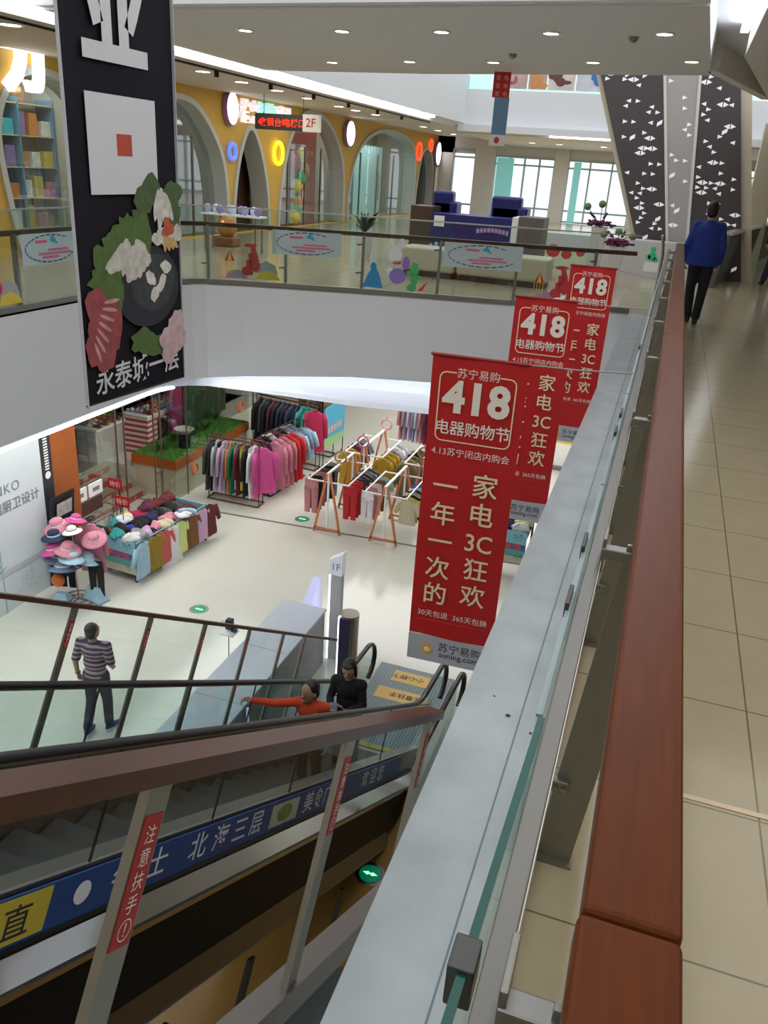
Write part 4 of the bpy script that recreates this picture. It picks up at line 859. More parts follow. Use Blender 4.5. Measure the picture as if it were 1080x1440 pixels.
# ================================================================== HANGING BANNERS
AX = V((1, 0, 0))
def red_banner(y, xl, xr, zt, label, cord_x, cord_z, hgt=1.90):
    wd = xr - xl; t = thing('red_banner', label, 'banner', ((xl + xr) / 2, y, zt), .04)
    u = wd / .513
    cl = MB(); nx, nz = 8, 20
    vs_ = [(-wd / 2 + wd * i / nx, .006 * math.sin(i * .9 + j * .35), -hgt * .905 * j / nz) for j in range(nz + 1) for i in range(nx + 1)]
    cl.add(vs_, [(j * (nx + 1) + i, (j + 1) * (nx + 1) + i, (j + 1) * (nx + 1) + i + 1, j * (nx + 1) + i + 1) for j in range(nz) for i in range(nx)])
    c_ = cl.build('cloth', REDB, t, smooth=True)
    wb = MB().box(-wd / 2, wd / 2, -.004, .004, -hgt * 1.0, -hgt * .905).build('white_hem', GREYB, t)
    MB().cyl((-wd / 2 - .01, 0, 0), (wd / 2 + .01, 0, 0), .009, 8).build('top_bar', mat('bar_red', (.30, .01, .01), .4), t)
    yy = -.014
    m = MB(); x0, x1, z0, z1, r = -.205 * u, .205 * u, -.085 * u, -.465 * u, .035
    def seg(a, b, th=.0035):
        a = V(a); b = V(b); d = (b - a).normalized(); n = V((-d.y, d.x)) * th
        m.poly([(a.x + n.x, yy, a.y + n.y), (b.x + n.x, yy, b.y + n.y), (b.x - n.x, yy, b.y - n.y), (a.x - n.x, yy, a.y - n.y)])
    seg((x0 + r, z0), (-.115 * u, z0)); seg((.115 * u, z0), (x1 - r, z0)); seg((x0, z0 - r), (x0, z1 + r)); seg((x1, z0 - r), (x1, z1 + r)); seg((x0 + r, z1), (x1 - r, z1))
    for cx, cy, a0 in ((x0 + r, z0 - r, 90), (x1 - r, z0 - r, 0), (x0 + r, z1 + r, 180), (x1 - r, z1 + r, 270)):
        for k in range(4):
            a, b = math.radians(a0 + k * 22.5), math.radians(a0 + k * 22.5 + 22.5); seg((cx + r * math.cos(a), cy + r * math.sin(a)), (cx + r * math.cos(b), cy + r * math.sin(b)))
    m.build('frame_line', CREAM, c_)
    BW = mat('banner_white', (.92, .85, .76), .6)
    def ln(*a, **k): MB().text(*a, **k).build('lettering', BW, c_)
    ln('苏宁易购', (0, yy, -.105 * u), AX, AZ, .058 * u, .0)
    ln('418', (0, yy - .001, -.295 * u), AX, AZ, .235 * u, .04, spacing=1.06, sx=.98)
    ln('电器购物节', (0, yy, -.42 * u), AX, AZ, .086 * u, .010, spacing=.95)
    ln('4.13苏宁闭店内购会', (0, yy, -.545 * u), AX, AZ, .050 * u, .0)
    ln('30天包退  365天包换', (0, yy, -1.572 * u), AX, AZ, .047 * u, .0)
    for j, ch in enumerate('一年一次的'): MB().text(ch, (-.118 * u, yy, -.785 * u - j * .172 * u), AX, AZ, .150 * u, .009).build('cream_character', CREAM, c_)
    for j, ch in enumerate(('家', '电', '3C', '狂', '欢')): MB().text(ch, (.105 * u, yy, -.755 * u - j * .172 * u), AX, AZ, .150 * u, .009, sx=1 if j != 2 else .92).build('cream_character', CREAM, c_)
    m = MB()
    for k in range(44): m.box(-.2 * u + k * .0092 * u, -.2 * u + k * .0092 * u + .004, yy, yy + .001, -1.60 * u, -1.598 * u)
    m.build('dotted_line', mat('dot_pink', (.70, .25, .22), .6), c_)
    m = MB(); cx, cz = -.135 * u, -hgt * .953
    for k in range(10): m.ell((cx + .026 * math.cos(k * .628), -.006, cz + .026 * math.sin(k * .628)), .013, .002, .013, 10, 5)
    m.build('mane_mark', mat('logo_orange', (.85, .45, .04), .6), wb)
    MB().ell((cx, -.007, cz - .004), .02, .003, .017, 12, 6).build('mark_centre', WHITEL, wb)
    m = MB().text('苏宁易购', (.065 * u, -.006, cz + .002), AX, AZ, .068 * u, .0).build('logo_lettering', DARKL, wb); m = MB().text('suning.com', (.065 * u, -.006, cz - .042 * u), AX, AZ, .055 * u, .004)
    m.build('logo_lettering', DARKL, wb)
    ca = V((wd / 2 - .02, 0, 0)); cb = V((cord_x - (xl + xr) / 2, -.02, cord_z - zt))
    MB().tube([ca, (ca + cb) / 2 - V((0, 0, .006)), cb], .0045, 6).build('cord', STEELD, t)
    MB().tube([V((-wd / 2, 0, 0)), V((-2.4 - (xl + xr) / 2, .0, .35))], .002, 5).build('cord', STEELD, t) if False else None
red_banner(4.2, -1.10, -.586, .972, 'nearest red 418 sale banner, fully readable down to its white hem', -.07, 1.0)
red_banner(6.5, -1.082, -.607, 1.005, 'middle red 418 sale banner, half covered by the nearest one', -.09, 1.01, 1.86)
red_banner(8.8, -.945, -.49, 1.06, 'farthest red 418 sale banner, nearest the corner of the balustrade', -.09, 1.0, 1.86)
# black restaurant banner
t = thing('black_banner', 'tall black restaurant banner with white characters and hot-pot pictures, hanging at the left', 'banner', (-3.0, 4.265, .48))
Y0, Y1 = 3.757, 4.777; hw = (Y1 - Y0) / 2; X = .012
cl = MB(); nx, nz = 10, 24
vs_ = [(.008 * math.sin(i * .8 + j * .2), -hw + 2 * hw * i / nx, (.024 - .048 * i / nx) * (1 - j / nz) + 3.4 * j / nz) for j in range(nz + 1) for i in range(nx + 1)]
cl.add(vs_, [(j * (nx + 1) + i, j * (nx + 1) + i + 1, (j + 1) * (nx + 1) + i + 1, (j + 1) * (nx + 1) + i) for j in range(nz) for i in range(nx)])
c_ = cl.build('cloth', BLK, t, smooth=True)
for y in (-hw, hw - .006): MB().box(-.004, .014, y, y + .006, 0, 3.4).build('edge_piping', mat('piping_white', (.55, .55, .58), .5), t)
MB().cyl((0, -hw - .02, 3.4), (0, hw + .02, 3.4), .014, 8).build('top_bar', STEELD, t)
MB().cyl((0, -hw, .02), (0, hw, -.02), .008, 8).build('bottom_bar', BLACKM, t)
for y in (-hw + .05, hw - .05): MB().cyl((0, y, 3.4), (0, y, 5.0), .004, 6).build('cord', STEELD, t)
m = MB().text('永泰城一层', (X + .004, .0, .075), AXY, AZ, .172, .014, sx=1.02)
m.build('lettering', mat('banner_grey_white', (.66, .66, .67), .6), c_)
MB().text('业', (X + .004, -.06, 1.84), AXY, AZ, .60, .035).build('large_character', MATS['banner_grey_white'], c_)
pn = MB().box(X, X + .002, -.35, .28, 1.15, 1.65).build('white_panel', mat('panel_white', (.68, .68, .70), .6), c_)
MB().box(X + .002, X + .004, -.10, .035, 1.35, 1.46).build('red_square', mat('seal_red', (.50, .07, .04), .6), pn)
DK = [0]
def disc(m, cy, cz, ry, rz_, n=18, k=.003, rot=0., jag=0.):
    ps = []; cz -= .09; DK[0] += 1; k = k * .3 + .00012 * DK[0]
    for i in range(n):
        a = 2 * PI * i / n; q = 1 + jag * (random.random() - .5); yy_, zz_ = ry * q * math.cos(a), rz_ * q * math.sin(a)
        ps.append((X + k, cy + yy_ * math.cos(rot) - zz_ * math.sin(rot), cz + yy_ * math.sin(rot) + zz_ * math.cos(rot)))
    return m.poly(ps)
random.seed(11)
FOOD = lambda nm, m, col: m.build(nm, mat('food_' + nm, col, .6, 0, .45, 22), c_)
m = disc(MB(), .14, .71, .33, .24, 30, .003); FOOD('pot_rim', m, (.022, .022, .035))
m = disc(MB(), .19, .73, .23, .17, 26, .005); FOOD('broth', m, (.045, .05, .055))
m = MB()
for (a, b, r) in ((.12, .86, .5), (.16, .76, -.6), (.28, .72, .9), (.33, .81, -.2), (.20, .66, .7)): disc(m, a, b, .062, .036, 14, .007, r, .35)
FOOD('mushroom', m, (.70, .66, .60))
m = MB()
for (a, b) in ((-.20, .93), (-.12, .98), (-.06, 1.0), (-.26, .86), (-.02, .95), (.10, 1.04), (.04, .98), (-.3, .8), (-.22, .72)): disc(m, a, b, .13, .09, 16, .003, random.random() * 3, .5)
FOOD('greens', m, (.085, .15, .035)); m = MB()
for (a, b) in ((.35, 1.18), (.43, 1.12), (.44, 1.24), (.13, 1.2), (.2, 1.27)): disc(m, a, b, .09, .08, 14, .003, 0, .5)
FOOD('herbs', m, (.07, .12, .04)); m = MB()
for (a, b) in ((.10, .37), (.18, .34), (.26, .34), (.36, .36), (.03, .40)): disc(m, a, b, .10, .07, 14, .0035, 0, .5)
FOOD('lettuce', m, (.085, .15, .035))
m = MB()
for k in range(9): disc(m, -.19 + .035 * k, .88 + .03 * math.sin(k), .10, .045, 14, .006, .5 + k * .22, .3)
FOOD('noodles', m, (.58, .55, .49))
m = MB()
for k in range(5): disc(m, .25 + .03 * k, 1.17 - .04 * (k % 2), .03, .10, 12, .006, .2 * k - .3, .3)
for k in range(6): disc(m, .24 + .045 * k, .98 + .03 * (k % 2), .055, .04, 12, .006, .4 * k, .3)
FOOD('enoki', m, (.62, .60, .54))
m = MB()
for (a, b) in ((.35, 1.07), (.39, 1.03), (.33, 1.02)): disc(m, a, b, .04, .035, 12, .008, .3, .3)
FOOD('tomato', m, (.50, .10, .04))
m = MB()
for k in range(4): disc(m, .32 + .035 * k, .95, .02, .05, 10, .009, .3 * k)
FOOD('prawn', m, (.62, .38, .16))
m = MB()
for (a, b) in ((-.38, .66), (-.30, .60), (-.36, .52), (-.28, .48), (-.40, .42), (-.33, .38), (-.26, .55)): disc(m, a, b, .11, .10, 14, .004, random.random(), .3)
FOOD('sliced_meat', m, (.33, .07, .075))
m = MB()
for k in range(7): disc(m, -.40 + .026 * k, .40 + .045 * k, .012, .07, 10, .006, .4 + .2 * k, .2)
FOOD('meat_fat', m, (.60, .30, .30))
m = MB()
for (a, b) in ((.30, .36), (.38, .42), (.36, .32), (.44, .34), (.42, .46), (.32, .28)): disc(m, a, b, .085, .075, 14, .005, random.random(), .3)
FOOD('fish_balls', m, (.60, .42, .44))

# ================================================================== GROUND FLOOR: SHOP FRONT ON THE LEFT
# white hoarding lettering
t = thing('hoarding_sign', 'grey lettering and leaf pictures printed on the white hoarding at the left', 'sign', (-9.615, 10, -3.6))
m = MB().text('PINKO', (.0, -.22, .10), AXY, AZ, .24, .0, spacing=1.15).build('lettering', mat('grey_lettering', (.22, .23, .26), .6), t); m = MB().text('高端厨卫设计', (.0, -.05, -.20), AXY, AZ, .22, .012)
m.build('lettering', mat('grey_lettering', (.22, .23, .26), .6), t)
m = MB(); random.seed(4)
for k in range(13):
    a = PI * (.12 + .76 * k / 12); l = random.uniform(.5, .85); c = V((.002, -.85, -1.35)); dd = V((0, math.cos(a), math.sin(a))); nn = V((0, -math.sin(a), math.cos(a)))
    c = c + V((k * .0003, 0, 0)); m.poly([c - nn * .02, c + dd * l * .5 - nn * .03, c + dd * l, c + dd * l * .5 + nn * .03, c + nn * .02])
m.build('leaf_print', mat('teal_print', (.16, .42, .45), .6), t)
m = MB()
for k in range(46):
    cy, cz = .15 + random.gauss(0, .15), -1.6 + random.gauss(0, .15); m.add([(.006 + k * .0002, cy + .013 * math.cos(i * 1.26), cz + .013 * math.sin(i * 1.26)) for i in range(5)], [tuple(range(5))])
m.build('dandelion_print', mat('grey_print', (.40, .45, .52), .6), t)
m = MB().box(0, .003, -1.6, .72, -1.32, -1.22); m.build('grey_band', mat('band_print', (.50, .57, .60), .5), t)
for y in (-2.6, -.45): MB().box(0, .004, y, y + .012, -2.0, 2).build('panel_joint', mat('joint_grey', (.35, .40, .42), .6), t)
# dark sign column, orange pillar
t = thing('sign_column', 'narrow black sign column with white lettering beside the orange pillar', 'column', (-9.66, 10.86, F1))
MB().box(-.10, .04, -.13, .13, 0, 4.0).build('column_body', mat('sign_black', (.03, .035, .045), .4), t)
m = MB()
for z in (2.95, 2.1): m.add([(.045, .07 * math.cos(2 * PI * i / 14), z + .07 * math.sin(2 * PI * i / 14)) for i in range(14)], [tuple(range(14))])
for k in range(14): m.box(.041, .045, -.05, .05, 2.2 + .05 * k, 2.225 + .05 * k)
m.build('white_print', WHITEL, t)
tag(MB().box(-10.3, -9.7, 11.02, 11.75, F1, -1.62).build('pillar', mat('orange_wood', (.36, .10, .025), .35, 0, .2, 3)), 'broad orange-brown wood clad pillar left of the shop glass', 'pillar')
# glass shop front
t = thing('shop_front', 'frameless glass shop front with thin bronze posts in front of the red steps', 'shop front', (-9.85, 14.5, F1))
def loc_build(mb, nm, m, par, root):
    q = mb.build(nm, m, par); q.data.transform(Matrix.Translation(-V(root.location))); return q
for y0, y1 in ((11.8, 13.0), (14.35, 15.6), (15.62, 17.1), (17.12, 18.9)): loc_build(MB().box(-9.78, -9.77, y0, y1, F1, -1.65), 'glass_panel', glass('shop_glass', (.93, .97, .95), .03), t, t)
for y, h in ((13.02, 3.9), (13.28, 3.9), (14.3, 3.9), (14.55, 3.9)): loc_build(MB().box(-9.78, -9.75, y - .012, y + .012, F1, F1 + h), 'post', mat('bronze_metal', (.20, .16, .12), .4, .6), t, t)
for y in (15.61, 17.11, 18.9): loc_build(MB().box(-9.79, -9.76, y - .008, y + .008, F1, F1 + 3.9), 'joint', STEELD, t, t)
loc_build(MB().box(-9.74, -9.70, 14.3, 14.55, F1 + .95, F1 + .98), 'handle', STEEL, t, t)
# raised shop floor and steps
struct('floor_shop', MB().box(-15.9, -11.75, 10.8, 22, F1, F1 + .62).box(-15.9, -10.95, 15.2, 22, F1, F1 + .62), mat('shop_floor', (.70, .66, .56), .3))
t = thing('steps', 'flight of beige steps with red stickers on the risers inside the shop', 'steps', (-11.2, 13.4, F1))
STEPB = mat('step_stone', (.42, .36, .27), .5)
for k in range(4):
    x1 = -10.62 - .29 * k
    s_ = MB().box(x1 - .29 - .5, x1, 11.3, 15.15, F1 + (.155 * k), F1 + .155 * (k + 1)); st = loc_build(s_, 'step', STEPB, t, t)
    rs = loc_build(MB().box(x1, x1 + .006, 11.3, 15.0, F1 + .155 * k + .015, F1 + .155 * (k + 1) - .005), 'riser_sticker', mat('riser_red', (.36, .07, .05), .5, 0, .3, 3), t, t)
    m = MB()
    for j in range(6): m.text('欢迎光临'[j % 4], (x1 + .008, 11.7 + j * .6, F1 + .155 * k + .04), AXY, AZ, .10, .006)
    q = m.build('sticker_lettering', mat('riser_pink', (.70, .42, .36), .5), rs); q.data.transform(Matrix.Translation(-V(t.location)))
t = thing('display_platform', 'beige display platform with an orange edge and artificial grass', 'platform', (-10.4, 16.8, F1))
loc_build(MB().box(-10.98, -9.86, 15.22, 18.7, F1, F1 + .72), 'base', BEIGE, t, t)
loc_build(MB().box(-11.0, -9.82, 15.18, 18.75, F1 + .72, F1 + .94), 'orange_edge', ORANGEP, t, t)
gr = MB().box(-10.97, -9.85, 15.21, 18.72, F1 + .94, F1 + .965); random.seed(8)
for k in range(2600):
    x, y = random.uniform(-10.96, -9.86), random.uniform(15.22, 18.7); a = random.random() * 6; gr.poly([(x - .012 * math.cos(a), y - .012 * math.sin(a), F1 + .96), (x + .012 * math.cos(a), y + .012 * math.sin(a), F1 + .96), (x + random.uniform(-.02, .02), y, F1 + .96 + random.uniform(.02, .06))])
tag(loc_build(gr, 'grass', mat('astro_grass', (.10, .27, .04), .8, 0, .35, 30), t, t), 'bright green artificial grass', kind='stuff')
for (y, nm) in ((15.9, 'orange round sticker on the shop glass near the platform corner'), (18.2, 'orange round sticker on the shop glass, farther along')):
    q = torus(MB(), (-9.76, y, F1 + .55 if y < 17 else F1 + 1.5), .13, .025, 20, 6).build('round_sticker', ORANGEP); tag(q, nm, 'sticker')
t = thing('grey_basket', 'pale grey basin on a dark stand on the artificial grass', 'basin', (-10.15, 16.1, F1 + .965))
MB().lathe([(.001, .38), (.15, .36), (.24, .46), (.22, .47), (.14, .40), (.001, .40)], n=18).build('basin', mat('pale_grey', (.55, .52, .46), .6), t)
MB().cyl((0, 0, 0), (0, 0, .37), .14, 12).build('stand', BLACKM, t)
random.seed(9)
for k in range(8):
    x, y = random.uniform(-10.75, -10.3), random.uniform(15.4, 18.4); t = thing('leafy_plant', '%s small leafy plant on the artificial grass, counted from the shop steps' % ORD[k], 'plant', (x, y, F1 + .96), 0, 'plants on the artificial grass')
    m = MB()
    for j in range(22):
        a = random.uniform(0, 6.28); l = random.uniform(.1, .25); q = V((l * math.cos(a), l * math.sin(a), random.uniform(.08, .32))); s_ = V((-math.sin(a), math.cos(a), 0)) * .03
        m.poly([V((0, 0, .02)), q * .6 + s_ + V((0, 0, .05)), q, q * .6 - s_ + V((0, 0, .05))])
    m.build('leaves', mat('plant_green', (.06, .14, .03), .6, 0, .4, 10), t)
# wall of foliage, red wall and dark wall in the shop
tag(MB().box(-10.95, -10.88, 17.3, 19.4, F1 + .965, -1.7).build('leaf_wall', mat('leaf_wall_green', (.03, .055, .02), .8, 0, .7, 14, bump=.6)), 'dark green leaf wall behind the platform', 'wall panel')
tag(MB().box(-12.4, -11.4, 19.6, 19.8, F1 + .62, -1.7).build('shop_wall_panel', mat('shop_red_wall', (.50, .06, .02), .5)), 'bright red-orange wall panel deep in the shop', 'wall panel')
tag(MB().box(-10.95, -10.88, 16.7, 17.2, F1 + .965, -2.8).build('shop_wall_panel', mat('magenta_cloth', (.22, .015, .10), .8)), 'dark magenta hanging cloth at the back of the platform', 'cloth')
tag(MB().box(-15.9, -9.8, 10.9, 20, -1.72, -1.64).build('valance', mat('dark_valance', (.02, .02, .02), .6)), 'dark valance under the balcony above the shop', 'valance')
# shoe displays
def shoe_mesh():
    m = MB(); m.ell((0, 0, .018), .045, .125, .018, 10, 4); m.ell((0, .045, .035), .038, .07, .03, 10, 6); m.ell((0, -.055, .05), .036, .055, .05, 10, 6)
    me = bpy.data.meshes.new('shoe'); me.from_pydata(m.v, [], m.f); me.polygons.foreach_set('use_smooth', [True] * len(me.polygons)); me.materials.append(DARKL); return me
SHOE = shoe_mesh()
SHC = [('black', (.02, .02, .025)), ('red', (.40, .04, .03)), ('navy', (.02, .03, .12)), ('white', (.70, .68, .64)), ('brown', (.18, .08, .04)), ('orange', (.60, .20, .05)), ('maroon', (.14, .02, .05)), ('grey', (.3, .29, .3))]
def shoes(x0, x1, y0, y1, z, nx, ny, where, grp):
    for i in range(nx):
        for j in range(ny):
            nm, c = SHC[random.randrange(8)]
            o = bpy.data.objects.new('shoe', SHOE); COL.objects.link(o); o.location = (x0 + (x1 - x0) * (i + .5) / nx + random.uniform(-.02, .02), y0 + (y1 - y0) * (j + .5) / ny, z); o.rotation_euler = (0, 0, random.uniform(1.2, 1.9)); o.scale = (1.15,) * 3
            setmat(o, mat('shoe_' + nm, c, .5)); tag(o, '%s shoe, %s in %s row across %s' % (nm, ORD[j], ORD[i], where), 'shoe', grp)
t = thing('shoe_table', 'shoe table skirted with stacked white shoe boxes inside the shop', 'table', (-11.6, 15.9, F1 + .62))
MB().box(-.75, -.1, -1.0, .35, .78, .84).build('tabletop', WHITEL, t); MB().box(-.7, -.15, -.95, .3, 0, .78).build('core', mat('table_core', (.55, .52, .52), .6), t)
random.seed(12)
for r in range(6):
    for k in range(2):
        q = MB().rbox(-.66 + k * .27, -.41 + k * .27, -.99, -.955, .02 + r * .125, .135 + r * .125, .004).build('shoe_box', mat('shoe_box_white.%d' % ((k + r) % 3), ((.66, .63, .64), (.60, .56, .58), (.70, .66, .66))[(k + r) % 3], .6), None); q.location = t.location
        tag(q, 'white shoe box, %s from left in the %s layer of stacked boxes' % (ORD[k], ORD[r]), 'shoe box', 'stacked white shoe boxes')
shoes(-12.3, -11.75, 14.95, 16.2, F1 + 1.46, 4, 5, 'the white-box table', 'shoes on the white-box table')
t = thing('shoe_table', 'shoe table with a red and white striped skirt inside the shop', 'table', (-10.85, 17.9, F1 + .62))
RWS = stripes('red_white_stripe', (.45, .05, .05), (.70, .62, .58), 7.5, 2, .6)
t2 = thing('striped_table', 'long red and white striped box table of white shoes at the platform edge', 'table', (-11.40, 16.6, F1 + .62))
MB().box(-.35, .32, -.6, 1.5, 0, .95).build('striped_skirt', RWS, t2); MB().box(-.37, .34, -.62, 1.52, .95, .98).build('tabletop', WHITEL, t2)
MB().box(.322, .33, -.2, .25, .2, .8).build('dark_opening', BLACKM, t2)
bpy.data.objects.remove(t)
shoes(-11.72, -11.10, 16.05, 18.05, F1 + 1.60, 5, 9, 'the striped table', 'shoes on the striped table')
t = thing('shoe_shelf', 'tiered shoe shelves along the far wall of the shop', 'shelf', (-13.3, 17.0, F1 + .62))
for k in range(4): MB().box(-.6 - .25 * k, -.3 - .25 * k + .28, -2.2, 2.2, .35 + .35 * k, .38 + .35 * k).build('shelf_board', WHITEL, t)
MB().box(-1.5, -1.4, -2.2, 2.2, 0, 2).build('back_panel', mat('shelf_brown', (.24, .12, .06), .5), t)
for y in (-2.2, 2.2): MB().box(-1.5, -.2, y - .02, y + .02, 0, 1.9).build('side_panel', mat('shelf_brown', (.24, .12, .06), .5), t)
for k in range(4): shoes(-13.3 - .6 - .25 * k + .05, -13.3 - .3 - .25 * k + .25, 15.0, 19.0, F1 + 1.0 + .35 * k, 1, 16, 'the %s tier of the far shoe shelves' % ORD[k], 'shoes on the far shelves')
t = thing('dark_bin', 'dark grey fabric bin standing by the shoe boxes', 'bin', (-12.35, 14.4, F1 + .62))
MB().hexa([(-.2, -.2, 0), (.2, -.2, 0), (.2, .2, 0), (-.2, .2, 0), (-.25, -.25, .62), (.25, -.25, .62), (.25, .25, .62), (-.25, .25, .62)]).build('bin_body', mat('bin_grey', (.07, .075, .07), .8), t)
MB().ell((0, 0, .64), .22, .22, .10, 12, 6).build('contents', mat('bin_fill', (.40, .32, .24), .8, 0, .4, 12), t)
# bicycle and notice boards in front of the steps
t = thing('bicycle', 'grey bicycle leaning against the shop glass near the steps', 'bicycle', (-9.56, 12.05, F1), 1.5)
for x in (-.5, .5):
    w_ = MB(); w_.v = []; 
    vs_ = []; fs = []; n_ = 26
    w_.tube([(x + .31 * math.cos(2 * PI * i / n_), 0, .34 + .31 * math.sin(2 * PI * i / n_)) for i in range(n_)], .022, 6, closed=True); wo = w_.build('wheel', BLACK, t)
    sp_ = MB()
    for i in range(8): sp_.cyl((x, 0, .34), (x + .3 * math.cos(i * PI / 4), 0, .34 + .3 * math.sin(i * PI / 4)), .004, 4)
    sp_.build('spokes', STEEL, wo)
f = MB(); 
for a, b in (((-.5, 0, .34), (-.08, 0, .32)), ((-.5, 0, .34), (-.2, 0, .78)), ((-.08, 0, .32), (-.22, 0, .85)), ((-.08, 0, .32), (.36, 0, .78)), ((-.2, 0, .78), (.36, 0, .80)), ((.5, 0, .34), (.34, 0, .9))): f.cyl(a, b, .02, 8)
f.build('frame', mat('bike_grey', (.35, .35, .36), .35, .6), t); MB().ell((-.24, 0, .9), .13, .06, .035, 10, 6).build('saddle', BLACK, t)
MB().tube([(.30, -.25, .98), (.34, -.1, 1.0), (.34, .1, 1.0), (.30, .25, .98)], .014, 6).build('handlebar', STEELD, t)
t = thing('notice_board', 'pair of small white framed notices on the glass above the bicycle', 'notice board', (-9.74, 12.0, F1 + 1.22))
for y in (-.45, .02):
    b_ = MB().box(0, .03, y, y + .40, 0, .26).build('white_plate', WHITEL, t); MB().box(.03, .032, y + .1, y + .3, .09, .17).build('printed_mark', mat('grey_lettering', (.22, .23, .26), .6), b_)
MB().box(-.005, .02, -.42, .40, -.32, -.06).build('dark_board', mat('board_maroon', (.10, .04, .04), .5), t)
t = thing('poster_stand', 'black framed poster board leaning behind the hat stand', 'poster', (-9.35, 10.95, F1))
MB().hexa([(-.28, -.3, 0), (-.28, .3, 0), (-.24, .3, 0), (-.24, -.3, 0), (-.10, -.3, 1.75), (-.10, .3, 1.75), (-.06, .3, 1.75), (-.06, -.3, 1.75)]).build('board', BLACKM, t)
MB().poly([(-.075, -.2, 1.35), (-.075, .2, 1.35), (-.045, .2, 1.62), (-.045, -.2, 1.62)]).build('printed_picture', mat('picture_grey', (.45, .44, .42), .5, 0, .5, 10), t)
# red sale tags on sticks
for i, (x, y, z) in enumerate(((-9.0, 12.05, F1 + 1.28), (-9.55, 12.6, F1 + 1.35))):
    t = thing('price_tag', ('red price card on a stick at the front of the big clothes table', 'red price card on a stick by the shop glass')[i], 'price card', (x, y, F1 + (.80 if i == 0 else 0)))
    zz = z - t.location.z
    MB().cyl((0, 0, 0), (0, 0, zz), .008, 6).build('stick', BLACKM, t)
    c_ = MB().box(-.16, .16, -.005, .005, zz - .12, zz + .1).build('card', REDS, t); MB().text('特价', (0, -.007, zz - .06), AX, AZ, .13, .01).build('lettering', mat('card_pink', (.85, .50, .42), .5), c_)

# ================================================================== GROUND FLOOR: CLOTHES
CC = dict(black=(.012, .012, .014), charcoal=(.06, .06, .065), grey=(.26, .27, .29), silver=(.42, .44, .48), white=(.72, .74, .76), pink=(.60, .24, .32), magenta=(.60, .08, .30), rose=(.48, .20, .22), red=(.52, .025, .035), crimson=(.42, .02, .08), green=(.015, .17, .10), mint=(.35, .62, .60), teal=(.03, .25, .26), blue=(.03, .06, .42), sky=(.35, .55, .68), denim=(.18, .25, .36), navy=(.02, .03, .08), mustard=(.42, .27, .02), lime=(.62, .72, .28), brown=(.20, .085, .02), tan=(.42, .26, .13), orange=(.60, .18, .04), maroon=(.13, .02, .025), lilac=(.58, .38, .60), olive=(.15, .13, .055), cream=(.62, .54, .38), khaki=(.30, .25, .14), yellow=(.60, .50, .10), plum=(.10, .02, .05))
def cloth(nm): return mat('cloth_' + nm, CC[nm], .9, 0, .18, 14)
def garment_me(kind):
    m = MB(); rnd = random.Random(kind)
    def loft(cx, prof, n=18):  # prof: (z, halfwidth, halfdepth)
        vs_ = []; fs = []
        for z, wx, dy in prof:
            for k in range(n):
                a = 2 * PI * k / n; fold = 1 + .16 * math.sin(a * 5 + z * 3)
                vs_.append((cx + wx * math.cos(a), dy * math.sin(a) * fold, z))
        for i in range(len(prof) - 1): fs += [(i * n + k, i * n + (k + 1) % n, (i + 1) * n + (k + 1) % n, (i + 1) * n + k) for k in range(n)]
        fs += [tuple(range(n)), tuple(range((len(prof) - 1) * n + n - 1, (len(prof) - 1) * n - 1, -1))]
        m.add(vs_, fs)
    if kind in ('coat', 'shirt', 'dress'):
        L = {'coat': .95, 'shirt': .62, 'dress': .85}[kind]; wb = {'coat': .25, 'shirt': .23, 'dress': .30}[kind]
        loft(0, [(-.07, .05, .035), (-.10, .12, .05), (-.14, .205, .06), (-.30, .20, .075), (-.50, .205, .075), (-.05 - L * .9, wb, .075), (-.07 - L, wb, .06)])
        if kind != 'dress':
            for sx in (-1, 1):
                l = .55 if kind == 'coat' else .30
                m.tube([(sx * .19, 0, -.135), (sx * .25, .0, -.28), (sx * (.27 if kind == 'coat' else .31), .02, -.13 - l)], [.055, .06, .05], 10)
        if kind == 'coat': m.ell((0, .03, -.10), .10, .06, .06, 12, 6)
    elif kind == 'pants':
        loft(0, [(-.06, .17, .03), (-.12, .18, .05), (-.30, .19, .06)])
        for sx in (-1, 1): loft(sx * .095, [(-.26, .098, .06), (-.55, .088, .05), (-.92, .075, .04)], 12)
    me = bpy.data.meshes.new('garment'); me.from_pydata(m.v, [], m.f); me.polygons.foreach_set('use_smooth', [True] * len(me.polygons)); me.materials.append(DARKL); return me
GM = {k: garment_me(k) for k in ('coat', 'shirt', 'dress', 'pants')}
hm = MB().tube([(.0, .0, .0), (.014, 0, .012), (.028, 0, -.004), (.012, 0, -.03), (0, 0, -.05)], .004, 5); hm.tube([(-.19, 0, -.12), (0, 0, -.05), (.19, 0, -.12)], .006, 5)
HANG = bpy.data.meshes.new('hanger'); HANG.from_pydata(hm.v, [], hm.f); HANG.materials.append(mat('hanger_grey', (.35, .34, .33), .4, .5))
GN = {'coat': 'coat', 'shirt': 'top', 'dress': 'dress', 'pants': 'trousers'}
def garment(kind, colr, p, rz, label, group, sc=1.0, m=None):
    t = thing({'coat': 'coat', 'shirt': 'shirt', 'dress': 'dress', 'pants': 'trousers'}[kind], label, 'clothing', p, rz, group); t.scale = (sc * .95, sc * .5, sc)
    b = bpy.data.objects.new('fabric', GM[kind]); COL.objects.link(b); b.parent = t; setmat(b, m or cloth(colr))
    h = bpy.data.objects.new('hanger', HANG); COL.objects.link(h); h.parent = t
    return t
